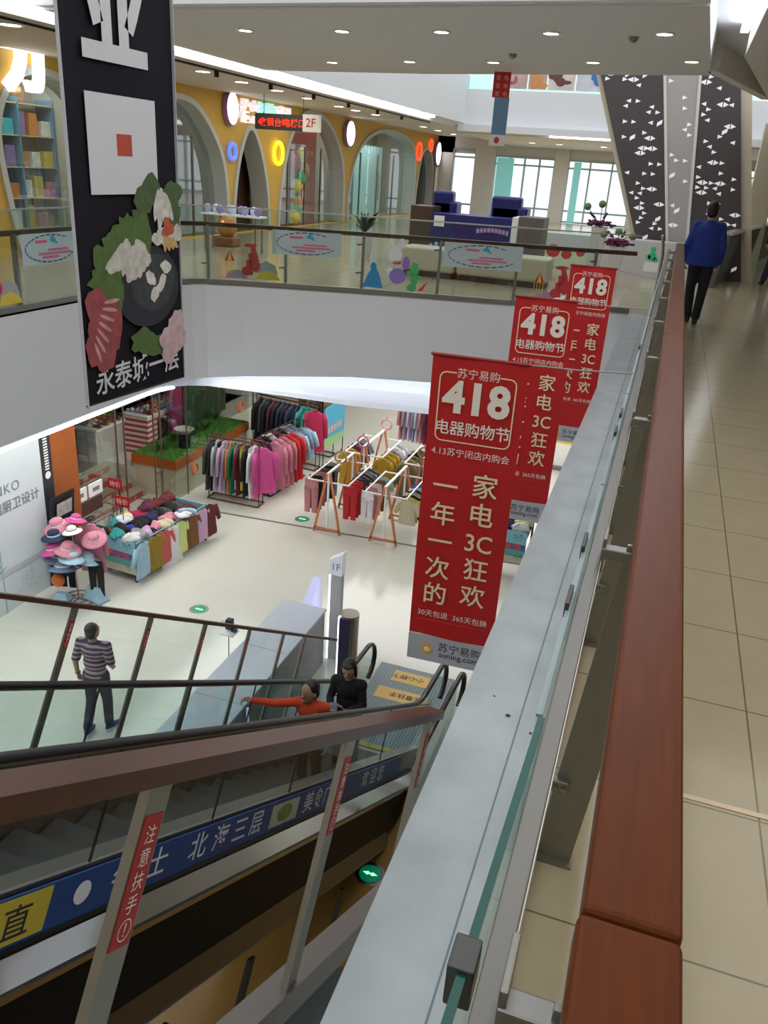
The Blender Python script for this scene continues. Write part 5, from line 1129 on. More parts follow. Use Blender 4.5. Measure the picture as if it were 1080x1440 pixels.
def rack(a, b, h, label, mt, base_w=.34, double=True):
    a = V(a); b = V(b); c = (a + b) / 2; d = (b - a).normalized(); n = V((-d.y, d.x, 0)); t = thing('clothes_rack', label, 'clothes rack', (c.x, c.y, F1)); r_ = V(t.location)
    def go(mb, nm): 
        q = mb.build(nm, mt, t); q.data.transform(Matrix.Translation(-r_)); return q
    Z = V((0, 0, F1))
    for e in (a, b):
        for s_ in ((-1, 1) if double else (0,)): go(MB().cyl(e + n * s_ * .10 + Z, e + n * s_ * .10 + Z + V((0, 0, h)), .014, 8), 'upright')
        go(MB().cyl(e - n * base_w / 2 + Z + V((0, 0, .03)), e + n * base_w / 2 + Z + V((0, 0, .03)), .018, 8), 'foot')
    for s_ in (-1, 1): go(MB().cyl(a + n * s_ * base_w / 2 + Z + V((0, 0, .03)), b + n * s_ * base_w / 2 + Z + V((0, 0, .03)), .018, 8), 'base_bar')
    for s_ in ((-1, 1) if double else (0,)): go(MB().cyl(a + n * s_ * .10 + Z + V((0, 0, h)), b + n * s_ * .10 + Z + V((0, 0, h)), .014, 8), 'rail')
    if double: go(MB().cyl(a + Z + V((0, 0, h - .06)), b + Z + V((0, 0, h - .06)), .014, 8), 'rail')
    return d
def fill(a, b, h, items, where, group, sc=1., turn=.12, first='the left'):
    a = V(a); b = V(b); n = len(items); d = (b - a).normalized(); ang = math.atan2(d.y, d.x) + PI / 2; cnt = {}
    for i, (k, c) in enumerate(items):
        p = a + (b - a) * ((i + .5) / n)
        cnt[(k, c)] = cnt.get((k, c), 0) + 1; w_ = '' if sum(1 for q in items if q == (k, c)) == 1 else '%s ' % ORD[cnt[(k, c)] - 1]
        garment(k, c, (p.x, p.y, F1 + h - .0), ang + random.uniform(-turn, turn), '%s %s, %s from %s on %s' % (c, GN[k], ORD[i], first, where), group, sc)
random.seed(21)
BR = mat('brown_rack_metal', (.16, .07, .045), .45, .4); BKR = mat('black_rack_metal', (.04, .03, .025), .4, .5)
A0, A1 = (-9.25, 15.75, 0), (-7.95, 15.75, 0)
rack(A0, A1, 1.55, 'front brown clothes rack by the platform, pink jacket at its right end', BR)
fill(A0, A1, 1.49, [('coat', 'charcoal'), ('coat', 'black'), ('coat', 'silver'), ('pants', 'black'), ('coat', 'lilac'), ('coat', 'grey'), ('coat', 'orange'), ('coat', 'green'), ('pants', 'silver'), ('coat', 'maroon'), ('pants', 'yellow'), ('coat', 'black'), ('pants', 'white'), ('coat', 'white'), ('coat', 'magenta')], 'the front brown rack', 'clothes on the front brown rack', 1.22)
garment('coat', 'magenta', (-7.84, 15.72, F1 + 1.49), .35, 'bright pink jacket facing out at the right end of the front brown rack', 'clothes on the front brown rack', 1.1)
B0_, B1_ = (-8.15, 16.35, 0), (-8.0, 18.0, 0)
rack(B0_, B1_, 1.5, 'second clothes rack running back from the front one, pale pink coats on it', BKR)
fill((-8.35, 16.4, 0), (-8.2, 18.0, 0), 1.42, [('coat', 'plum'), ('coat', 'black'), ('coat', 'white'), ('coat', 'plum'), ('coat', 'black'), ('coat', 'grey'), ('coat', 'denim')], 'the left side of the second rack', 'clothes on the second rack', 1.2, first='the front')
fill((-7.95, 16.4, 0), (-7.8, 18.0, 0), 1.42, [('coat', 'pink'), ('coat', 'pink'), ('coat', 'rose'), ('coat', 'red'), ('coat', 'red'), ('shirt', 'sky'), ('shirt', 'denim'), ('shirt', 'sky')], 'the right side of the second rack', 'clothes on the second rack', 1.2, first='the front')
C0, C1 = (-9.6, 18.9, 0), (-7.75, 18.6, 0)
rack(C0, C1, 1.75, 'third clothes rack of long black coats, crimson coat at its right end', BR)
fill(C0, (-8.0, 18.64, 0), 1.69, [('coat', 'black'), ('coat', 'charcoal'), ('coat', 'black'), ('coat', 'plum'), ('coat', 'black'), ('coat', 'navy'), ('coat', 'black'), ('coat', 'navy'), ('coat', 'black'), ('coat', 'teal'), ('coat', 'green')], 'the third rack', 'clothes on the third rack', 1.3)
garment('coat', 'crimson', (-7.82, 18.5, F1 + 1.69), .3, 'crimson coat facing out at the right end of the third rack', 'clothes on the third rack', 1.15)
t = thing('beach_poster', 'blue beach poster panel standing behind the third rack', 'poster', (-7.6, 19.3, F1))
b_ = MB().box(-.02, .02, -.7, .7, .55, 1.65).build('panel', mat('poster_sea', (.05, .32, .50), .5), t)
m = MB()
for k in range(5): m.text('夏', (.023, -.4 + k * .2, .95), AXY, AZ, .18, .02)
m.build('lettering', mat('poster_coral', (.75, .35, .25), .5), b_); MB().poly([(.022, -.7, .55), (.022, .7, .55), (.022, .7, .75), (.022, -.7, .85)]).build('sand', mat('poster_leaf', (.25, .45, .18), .5), b_)
for y in (-.68, .68): MB().cyl((0, y, 0), (0, y, 1.75), .015, 8).build('upright', BKR, t)
fill((-8.8, 19.9, 0), (-7.9, 19.8, 0), 1.75, [('coat', 'charcoal'), ('coat', 'olive'), ('coat', 'charcoal'), ('coat', 'black'), ('coat', 'olive')], 'the rail behind the beach poster', 'clothes on the rail behind the poster', 1.0)
rack((-8.9, 19.9, 0), (-7.8, 19.8, 0), 1.81, 'fourth clothes rack half hidden behind the beach poster', BKR, double=False)
# timber A-frame racks
def aframe(x, y0, y1, h, label, rz=0.):
    t = thing('a_frame_rack', label, 'clothes rack', (x, (y0 + y1) / 2, F1), rz); l = (y1 - y0) / 2
    for y in (-l, l):
        for sx in (-1, 1): MB().hexa([(sx * .30 - .022, y - .02, 0), (sx * .30 + .022, y - .02, 0), (sx * .30 + .022, y + .02, 0), (sx * .30 - .022, y + .02, 0), (sx * .03 - .022, y - .02, h + .02), (sx * .03 + .022, y - .02, h + .02), (sx * .03 + .022, y + .02, h + .02), (sx * .03 - .022, y + .02, h + .02)]).build('leg', TIMBER, t)
        MB().box(-.30, .30, y - .02, y + .02, .08, .12).build('cross_brace', TIMBER, t)
        MB().box(-.02, .02, y - .015, y + .015, .12, h).build('white_upright', WHT, t)
        MB().box(-.48, .48, y - .012, y + .012, h - .20, h - .175).build('cross_arm', WHT, t)
    MB().box(-.025, .025, -l - .05, l + .05, h, h + .035).build('top_bar', WHT, t)
    for sx in (-.46, .46): MB().box(sx - .012, sx + .012, -l - .02, l + .02, h - .19, h - .165).build('side_rail', WHT, t)
    return t
aframe(-6.0, 15.05, 16.5, 1.38, 'left front timber A-frame rack hung with pink, red and grey trousers')
fill((-6.46, 15.1, 0), (-6.46, 16.5, 0), 1.19, [('pants', 'rose'), ('pants', 'black'), ('pants', 'rose'), ('pants', 'charcoal'), ('pants', 'black'), ('pants', 'grey')], 'the left rail of the left front A-frame', 'clothes on the left front A-frame', .92, first='the front')
fill((-5.54, 15.1, 0), (-5.54, 16.5, 0), 1.19, [('pants', 'red'), ('pants', 'red'), ('pants', 'red'), ('pants', 'charcoal'), ('shirt', 'charcoal'), ('shirt', 'charcoal'), ('shirt', 'grey'), ('shirt', 'charcoal')], 'the right rail of the left front A-frame', 'clothes on the left front A-frame', .90, first='the front')
aframe(-4.72, 15.1, 16.45, 1.30, 'right front timber A-frame rack hung with white and blue tops')
fill((-5.18, 15.15, 0), (-5.18, 16.4, 0), 1.11, [('pants', 'white'), ('pants', 'rose'), ('pants', 'white'), ('pants', 'brown'), ('shirt', 'mint')], 'the left rail of the right front A-frame', 'clothes on the right front A-frame', .85, first='the front')
fill((-4.26, 15.15, 0), (-4.26, 16.4, 0), 1.11, [('shirt', 'cream'), ('shirt', 'yellow'), ('shirt', 'black'), ('shirt', 'cream'), ('shirt', 'navy'), ('shirt', 'white'), ('shirt', 'blue'), ('shirt', 'blue')], 'the right rail of the right front A-frame', 'clothes on the right front A-frame', .9, first='the front')
aframe(-5.95, 17.1, 18.5, 1.38, 'left rear timber A-frame rack hung with mustard coats')
fill((-5.49, 17.1, 0), (-5.49, 18.5, 0), 1.19, [('coat', 'mustard'), ('coat', 'mustard'), ('coat', 'mustard'), ('coat', 'grey'), ('coat', 'white'), ('coat', 'silver')], 'the left rear A-frame', 'clothes on the left rear A-frame', .9, first='the front')
fill((-6.41, 17.1, 0), (-6.41, 18.5, 0), 1.19, [('coat', 'mustard'), ('coat', 'mustard'), ('shirt', 'plum'), ('shirt', 'charcoal'), ('shirt', 'grey')], 'the left rail of the left rear A-frame', 'clothes on the left rear A-frame', .9, first='the front')
aframe(-4.45, 17.0, 18.4, 1.38, 'right rear timber A-frame rack hung with olive and black coats')
fill((-4.91, 17.05, 0), (-4.91, 18.4, 0), 1.19, [('coat', 'olive'), ('coat', 'khaki'), ('coat', 'olive'), ('coat', 'black'), ('coat', 'olive')], 'the left rail of the right rear A-frame', 'clothes on the right rear A-frame', .9, first='the front')
fill((-3.99, 17.05, 0), (-3.99, 18.4, 0), 1.19, [('coat', 'black'), ('coat', 'olive'), ('coat', 'black'), ('coat', 'maroon')], 'the right rail of the right rear A-frame', 'clothes on the right rear A-frame', .95, first='the front')
for i, (x, y) in enumerate(((-5.95, 17.0), (-6.0, 15.7), (-4.45, 16.9), (-5.9, 18.55))):
    t = thing('round_hanger', ('pink ring display hanger on top of the left rear A-frame', 'brown wooden loop hanger on top of the left front A-frame', 'tan ring display hanger on top of the right rear A-frame', 'pale pink loop hanger at the back of the left rear A-frame')[i], 'hanger', (x, y, F1 + 1.42))
    MB().tube([(.13 * math.cos(2 * PI * k / 18), 0, .13 + .13 * math.sin(2 * PI * k / 18)) for k in range(18)], .022, 6, closed=True).build('ring', cloth(('pink', 'tan', 'tan', 'pink')[i]), t)
    MB().cyl((0, 0, .26), (0, 0, .33), .012, 6).build('peg', cloth('brown'), t)
# long back rack of pyjamas
rack((-6.2, 20.6, 0), (-3.6, 20.2, 0), 1.95, 'long pale rack of striped pyjamas and pastel clothes at the back', WHT, double=False)
random.seed(31)
pj = ['rose', 'grey', 'lilac', 'denim', 'silver', 'rose', 'plum', 'lilac', 'denim', 'navy', 'mint', 'teal', 'grey', 'lilac', 'denim', 'silver', 'teal', 'lilac', 'navy', 'rose']
fill((-6.1, 20.6, 0), (-3.7, 20.22, 0), 1.88, [('coat', c) for c in pj], 'the long back rack', 'clothes on the long back rack', 1.25)
rack((-5.7, 21.6, 0), (-3.4, 21.3, 0), 2.2, 'tall rear rack of brown and cream clothes behind the pyjamas', WHT, double=False)
fill((-5.6, 21.6, 0), (-3.5, 21.3, 0), 2.13, [('coat', c) for c in ('plum', 'maroon', 'brown', 'cream', 'khaki', 'olive', 'cream', 'khaki', 'cream', 'charcoal', 'black')], 'the tall rear rack', 'clothes on the tall rear rack', 1.1)
# big sale table
TBL = V((-8.72, 12.55, F1)); TR = .085
t = thing('sale_table', 'long black-legged sale table with a beach poster front, heaped with children\'s clothes', 'table', TBL, -TR)
TX, TY = .52, 1.12
MB().box(-TX, TX, -TY, TY, .60, .64).build('tabletop', BLACKM, t)
for x0, x1, y0, y1 in ((-TX, TX, -TY, -TY + .03), (-TX, TX, TY - .03, TY), (-TX, -TX + .03, -TY, TY), (TX - .03, TX, -TY, TY)): MB().box(x0, x1, y0, y1, .62, .80).build('rim_board', mat('rim_teal', (.20, .42, .48), .5), t)
for x in (-TX + .03, TX - .03):
    for y in (-TY + .03, 0, TY - .03): MB().box(x - .02, x + .02, y - .02, y + .02, 0, .62).build('leg', BLACKM, t)
def beach(t, x0, x1, z0, z1, y, tx):
    b_ = MB().poly([(x0, y, z0), (x1, y, z0), (x1, y, z1), (x0, y, z1)]).build('poster_front', mat('poster_sky', (.26, .56, .66), .5), t); H = z1 - z0
    MB().poly([(x0, y - .002, z0 + H * .42), (x1, y - .002, z0 + H * .42), (x1, y - .002, z0 + H * .60), (x0, y - .002, z0 + H * .62)]).build('sea_band', mat('poster_deep_sea', (.03, .16, .42), .5), b_)
    MB().poly([(x0, y - .002, z0 + H * .22), (x1, y - .002, z0 + H * .22), (x1, y - .002, z0 + H * .42), (x0, y - .002, z0 + H * .42)]).build('shallow_band', mat('poster_aqua', (.08, .45, .40), .5), b_)
    MB().poly([(x0, y - .002, z0), (x1, y - .002, z0), (x1, y - .002, z0 + H * .22), (x0, y - .002, z0 + H * .25)]).build('sand_band', mat('poster_sand', (.62, .56, .42), .5), b_)
    m = MB().text(tx, ((x0 + x1) / 2 + .04, y - .005, z0 + H * .40), AX, AZ, H * .26, .02); m.build('lettering', mat('poster_red', (.70, .08, .08), .5), b_)
    m = MB()
    for (cx, cz) in ((x1 - .12, z0 + H * .22), (x1 - .16, z0 + H * .84), (x0 + .14, z0 + H * .30)):
        for k in range(7):
            a = k * .9; m.poly([(cx, y - .004, cz), (cx + .09 * math.cos(a) - .015, y - .004, cz + .07 * math.sin(a)), (cx + .12 * math.cos(a), y - .004, cz + .08 * math.sin(a) - .02)])
    m.build('palm_print', mat('palm_green', (.02, .18, .08), .5), b_)
beach(t, -TX, TX, .16, .84, -TY - .004, '优惠专场')
M3 = Matrix.Rotation(-TR, 3, 'Z')
def TW(x, y, z): return TBL + M3 @ V((x, y, z))
def heap_me(k):
    rnd = random.Random(k); m = MB(); m.ell((0, 0, .03), .17, .13, .045, 14, 7); m.ell((.06, .05, .05), .10, .08, .04, 12, 6); m.ell((-.07, -.03, .05), .09, .07, .035, 12, 6)
    m.v = [(x * (1 + .25 * math.sin(9 * y + k)), y * (1 + .25 * math.sin(8 * x + 2 * k)), max(0, z + .018 * math.sin(22 * x + k) * math.cos(19 * y))) for x, y, z in m.v]
    me = bpy.data.meshes.new('folded'); me.from_pydata(m.v, [], m.f); me.polygons.foreach_set('use_smooth', [True] * len(me.polygons)); me.materials.append(DARKL); return me
HM = [heap_me(k) for k in range(4)]
heap = ['black', 'teal', 'white', 'brown', 'black', 'grey', 'teal', 'blue', 'lilac', 'white', 'black', 'black', 'yellow', 'black', 'pink', 'crimson', 'navy', 'cream', 'crimson', 'rose', 'pink', 'plum', 'black', 'pink', 'maroon', 'charcoal', 'plum', 'maroon', 'black', 'plum', 'maroon', 'charcoal', 'plum', 'maroon']
for i, c in enumerate(heap):
    col, row = i % 3, i // 3
    o = bpy.data.objects.new('folded_top', HM[i % 4]); COL.objects.link(o); o.location = TW(-.33 + .33 * col + random.uniform(-.04, .04), -.98 + row * .178, .70 + random.uniform(0, .10)); o.rotation_euler = (0, 0, random.uniform(0, 3)); o.scale = (1, 1, random.uniform(1.3, 2.2))
    setmat(o, cloth(c)); tag(o, 'crumpled %s top on the sale table, %s row from the front, %s' % (c, ORD[row], ('left', 'middle', 'right')[col]), 'clothing', 'clothes heaped on the sale table')
for k in range(10):
    o = bpy.data.objects.new('folded_top', HM[k % 4]); COL.objects.link(o); o.location = TW(-.3 + .3 * (k % 3), -.9 + .2 * k, .645); o.scale = (1.3, 1.3, 1.3); setmat(o, cloth(heap[-k - 1])); tag(o, '%s top in the bottom layer of the sale table heap, %s from front' % (heap[-k - 1], ORD[k]), 'clothing', 'clothes heaped on the sale table')
MST = stripes('mustard_stripe', CC['mustard'], (.10, .08, .02), 30, 2, .9, .6); RST = stripes('red_stripe', CC['red'], (.62, .30, .30), 26, 2, .9, .7)
for i, (k, c, y, mm, nm) in enumerate((('shirt', 'sky', -1.0, None, 'pale blue top at the front corner'), ('shirt', 'mustard', -.66, MST, 'mustard striped top'), ('shirt', 'red', -.40, RST, 'red patterned top'), ('dress', 'white', -.16, None, 'white top'), ('shirt', 'lime', .10, None, 'pale lime top'), ('shirt', 'brown', .48, None, 'brown top'), ('shirt', 'lilac', .82, None, 'lilac pink top'), ('shirt', 'maroon', 1.08, None, 'maroon top at the back corner'), ('pants', 'mint', .55, None, 'pale mint leggings'))):
    garment(k, c, TW(TX + .075, y, .90 if k != 'pants' else .78), PI / 2 - TR + random.uniform(-.1, .1), '%s hanging outside the right side of the sale table' % nm, 'clothes hung along the sale table', 1.12 if k != 'pants' else .66, mm)
for k in range(3):
    o = bpy.data.objects.new('folded_top', HM[k]); COL.objects.link(o); o.location = TW(TX + .02, .25 + .1 * k, .865); setmat(o, cloth(('white', 'denim', 'mint')[k])); tag(o, '%s cloth draped over the right rim of the sale table' % ('white', 'denim', 'mint')[k], 'clothing', 'clothes heaped on the sale table')
# second sale table, mostly hidden by the banners
t = thing('sale_table', 'second sale table with a beach poster front, seen between the red banners and the ledge', 'table', (-2.2, 15.75, F1))
MB().box(-.5, .5, -.6, .6, .70, .74).build('tabletop', BLACKM, t)
for x in (-.46, .46):
    for y in (-.56, .56): MB().box(x - .02, x + .02, y - .02, y + .02, 0, .72).build('leg', BLACKM, t)
beach(t, -.5, .5, .14, .86, -.605, '优惠专场')
for i, c in enumerate(('white', 'navy', 'white', 'crimson', 'black', 'lime')):
    o = bpy.data.objects.new('folded_top', HM[i % 4]); COL.objects.link(o); o.location = (-2.5 + .3 * (i % 3), 15.45 + .3 * (i // 3), F1 + .745); o.scale = (1, 1, 1.8); setmat(o, cloth(c)); tag(o, '%s folded top on the second sale table, %s in the %s row' % (c, ORD[i % 3], ('front', 'back')[i // 3]), 'clothing', 'clothes on the second sale table')
# bright white notice stand
t = thing('notice_stand', 'white notice stand with a yellow head beyond the banners', 'sign', (-1.95, 21.9, F1))
MB().box(-.33, .33, -.02, .02, .1, .95).build('panel', WHITEL, t); MB().box(-.33, .33, -.025, .025, .75, .95).build('yellow_head', YEL2, t); MB().box(-.3, .3, -.15, .15, 0, .1).build('foot', STEELD, t)
# hat stand with hats
HX, HY = -8.87, 10.45
t = thing('hat_stand', 'slim steel hat stand on a round wire base by the white hoarding', 'hat stand', (HX, HY, F1))
MB().cyl((0, 0, .02), (0, 0, 1.55), .014, 8).build('pole', STEEL, t)
for r in (.30, .16): MB().tube([(r * math.cos(2 * PI * k / 24), r * math.sin(2 * PI * k / 24), .02) for k in range(24)], .012, 6, closed=True).build('base_ring', STEELD, t)
for k in range(4): MB().cyl((0, 0, .02), (.3 * math.cos(k * PI / 2), .3 * math.sin(k * PI / 2), .02), .01, 6).build('base_spoke', STEELD, t)
HATS = [('pink', (-.34, .05, 1.36), .26, 'broad pale pink hat at the upper left'), ('navy', (-.20, -.22, 1.30), .22, 'dark navy hat at the left'), ('magenta', (.0, .12, 1.52), .18, 'hot pink cap at the top'), ('white', (.10, -.12, 1.42), .17, 'round white hat near the top'), ('magenta', (-.18, -.28, 1.08), .24, 'magenta brimmed hat below the navy one'), ('denim', (-.26, -.16, .90), .25, 'pale denim hat at the left middle'), ('pink', (.06, -.22, 1.12), .24, 'pink sun hat in the middle'), ('sky', (.16, -.26, .98), .22, 'pale blue hat at the right middle'), ('denim', (-.04, -.28, .76), .25, 'blue denim hat in the lowest tier'), ('sky', (.20, .06, .82), .24, 'sky blue hat in the lowest tier at the right'), ('pink', (.34, .12, 1.22), .22, 'pink hat at the far right')]
hp = [(0.001, .13), (.07, .125), (.11, .10), (.12, .05), (.125, .02), (.20, -.01), (.25, -.03), (.25, -.035), (.19, -.018), (.12, .01)]
for c, (x, y, z), r, nm in HATS:
    h = thing('hat', nm + ' of the hat stand', 'hat', (HX + x, HY + y, F1 + z), random.uniform(0, 6), 'hats on the hat stand'); h.rotation_euler = (random.uniform(-.4, .4), random.uniform(-.4, .4), 0)
    s_ = r / .25
    MB().lathe([(a * s_, b * s_) for a, b in hp[:5]], n=20).build('crown', cloth(c), h, smooth=True); MB().lathe([(a * s_, b * s_) for a, b in hp[4:]], n=20).build('brim', cloth(c), h, smooth=True)
    MB().lathe([(.126 * s_, .015 * s_), (.128 * s_, .04 * s_), (.122 * s_, .045 * s_)], n=20).build('hat_band', cloth('white' if c != 'white' else 'pink'), h)
    p_ = thing('x', None, None) if False else None
garment('coat', 'pink', (HX + .14, HY + .32, F1 + 1.42), .3, 'pale pink fluffy coat hanging beside the hat stand', None, .95)
garment('pants', 'black', (HX - .32, HY + .15, F1 + .98), .2, 'black trousers hanging at the left of the hat stand', None, .95)
garment('pants', 'black', (HX + .35, HY + .10, F1 + .85), .2, 'black trousers hanging at the right of the hat stand', None, .8)
for i, (x, y, rz) in enumerate(((HX - .22, HY - .15, .2), (HX + .28, HY + .12, -.2))):
    b_ = thing('tote_bag', ('small pale blue shoe bag on the floor left of the hat stand', 'larger pale blue cloth bag on the floor right of the hat stand')[i], 'bag', (x, y, F1), rz); w_ = .15 + .07 * i
    MB().hexa([(-w_, -.12, 0), (w_, -.12, 0), (w_, .12, 0), (-w_, .12, 0), (-w_ * .6, -.04, .16 + .12 * i), (w_ * .6, -.04, .16 + .12 * i), (w_ * .6, .04, .16 + .12 * i), (-w_ * .6, .04, .16 + .12 * i)]).build('bag_body', cloth('sky'), b_)
    MB().box(-w_ * 1.02, w_ * 1.02, -.125, .125, 0, .02).build('sole', cloth('denim'), b_)
tag(MB().ell((HX - .16, HY - .28, F1 + .48), .12, .10, .12, 12, 8).build('orange_ball', ORANGEP, smooth=True, loc=(HX - .16, HY - .28, F1 + .36)), 'round orange bag hanging low on the hat stand', 'bag')
# floor exit signs
for i, (x, y, c) in enumerate(((-6.776, 11.04, 0), (-6.78, 15.5, 1), (-1.96, 6.67, 2))):
    z = F1 + (.012 if i == 2 else 0)
    t = thing('floor_exit_sign', ('green floor exit light nearest the striped man', 'green floor exit light between the clothes racks', 'green floor exit light on the shade-brown floor under the escalator')[i], 'exit sign', (x, y, z))
    MB().lathe([(.001, .004), (.15, .004), (.17, 0)], n=24).build('steel_ring', STEELD, t)
    p_ = MB().lathe([(.001, .0055), (.125, .0055)], n=24).build('green_disc', mat('exit_green', (.0, .25, .11), .4, emit=.35), t)
    m = MB()
    for s_ in (-1, 1): m.poly([(s_ * .02, -.03, .007), (s_ * .09, 0, .007), (s_ * .02, .03, .007)])
    m.box(-.05, .05, -.012, .012, .0065, .0072); m.build('arrow', mat('exit_arrow', (.4, 1, .6), .4, emit=1.2), p_)
# counter, floor tower, camera stand
t = thing('white_counter', 'long white-topped display counter with grey sides beyond the escalator', 'counter', (-4.42, 8.6, F1))
WC = mat('counter_top_white', (.55, .60, .68), .25)
for y0, y1 in ((-2.2, -.9), (-.892, .40), (.408, 1.82)): MB().rbox(-.42, .32, y0, y1, .96, 1.0, .006).build('top_panel', WC, t)
MB().box(-.38, .30, -2.18, 1.80, 0, .96).build('body', mat('counter_grey', (.30, .29, .30), .45), t)
MB().hexa([(-.12, 1.82, .2), (.06, 1.82, .2), (.06, 2.3, .2), (-.12, 2.3, .2), (-.10, 1.82, 1.0), (.04, 1.82, 1.0), (.04, 2.25, 1.28), (-.10, 2.25, 1.28)]).build('end_fin', mat('fin_lilac', (.55, .55, .78), .4, emit=.25, ecol=(.6, .6, 1)), t)
t = thing('floor_tower', 'slim white floor-number tower with a lit edge and a 1F head', 'sign', (-4.05, 10.62, F1))
MB().box(-.06, .12, -.06, .06, 0, 1.55).build('column_body', mat('tower_grey', (.52, .52, .54), .4), t)
MB().box(-.085, -.06, -.065, .065, 0, 1.55).build('lit_edge', mat('tower_light', (1, 1, 1), .5, emit=2.5, ecol=(.92, .94, 1)), t)
hd = MB().hexa([(-.09, -.08, 1.55), (.13, -.08, 1.55), (.13, .08, 1.55), (-.09, .08, 1.55), (-.09, -.08, 1.80), (.13, -.08, 1.93), (.13, .08, 1.93), (-.09, .08, 1.80)]).build('head', mat('tower_head', (.72, .74, .82), .4, emit=.2), t)
MB().text('1F', (.04, -.083, 1.64), AX, AZ, .17, .0).build('lettering', mat('tower_lettering', (.20, .20, .24), .5), hd)
t = thing('end_cabinet', 'rounded steel cabinet with a dark violet glass face at the end of the far rail', 'cabinet', (-3.65, 10.25, F1))
MB().lathe([(.001, 0), (.15, 0), (.15, 1.12), (.001, 1.12)], n=24).build('steel_body', STEEL, t)
MB().box(-.10, .06, -.18, -.13, .05, 1.10).build('glass_face', mat('violet_face', (.05, .04, .10), .2), t); MB().box(-.12, -.10, -.185, -.12, .0, 1.12).build('lit_edge', MATS['tower_light'], t)
t = thing('camera_stand', 'small black and white camera gadget on a thin stand beside the white counter', 'camera', (-5.02, 8.95, F1))
MB().cyl((0, 0, 0), (0, 0, 1.22), .008, 6).build('pole', STEELD, t); MB().lathe([(.001, 0), (.12, 0), (.11, .02), (.001, .02)], n=16).build('foot', WHT, t)
MB().rbox(-.03, .07, -.05, .05, 1.22, 1.38, .015).build('black_body', BLACKM, t); MB().cyl((-.03, 0, 1.32), (-.11, -.03, 1.33), .04, 12).build('white_lens', WHT, t); MB().box(.05, .13, -.03, .03, 1.19, 1.23).build('grip', BLACKM, t)
MB().box(-.10, .12, -.10, .10, 1.15, 1.165).build('tray', WHT, t)
t = thing('light_tube', 'thin violet-white light frame at the near end of the white counter', 'light', (-3.98, 7.55, F1))
MB().cyl((0, 0, 0), (0, 0, 1.1), .018, 8).build('tube', mat('violet_tube', (.6, .55, .85), .4, emit=.5), t)

# ================================================================== PEOPLE
def limb(m, pts, rs):
    for (a, b, r0, r1) in zip(pts, pts[1:], rs, rs[1:]):
        m.cone(a, b, r0, r1, 12); m.ell(a, r0, r0, r0, 12, 8); m.ell(b, r1, r1, r1, 12, 8)
def hand(m, w_, d, palm_n, k, curl=.5, side=1):
    """palm at wrist w_, pointing along d, palm facing palm_n; five bent fingers and a thumb"""
    d = V(d).normalized(); pn = V(palm_n); pn = (pn - d * pn.dot(d)).normalized(); s_ = d.cross(pn) * side
    pc = V(w_) + d * .045 * k
    rot = Matrix((s_, pn, d)).transposed()
    m.ell(pc, .042 * k, .016 * k, .052 * k, 10, 7, rot)
    for j, (o, l) in enumerate(((-.030, .068), (-.010, .078), (.010, .073), (.029, .058))):
        b0 = V(w_) + d * .085 * k + s_ * o * k; pts = [b0]; a = 0
        for q in (.42, .33, .25):
            a += curl * .9; pts.append(pts[-1] + (d * math.cos(a) + pn * math.sin(a)) * l * q * k)
        limb(m, pts, [.0095 * k, .009 * k, .0085 * k, .0075 * k])
    t0 = V(w_) + d * .03 * k - s_ * .032 * k; t1 = t0 + (d * .6 - s_ * .7 + pn * .35).normalized() * .032 * k; t2 = t1 + (d * .9 - s_ * .15 + pn * .45).normalized() * .028 * k
    limb(m, [t0, t1, t2], [.013 * k, .011 * k, .009 * k])
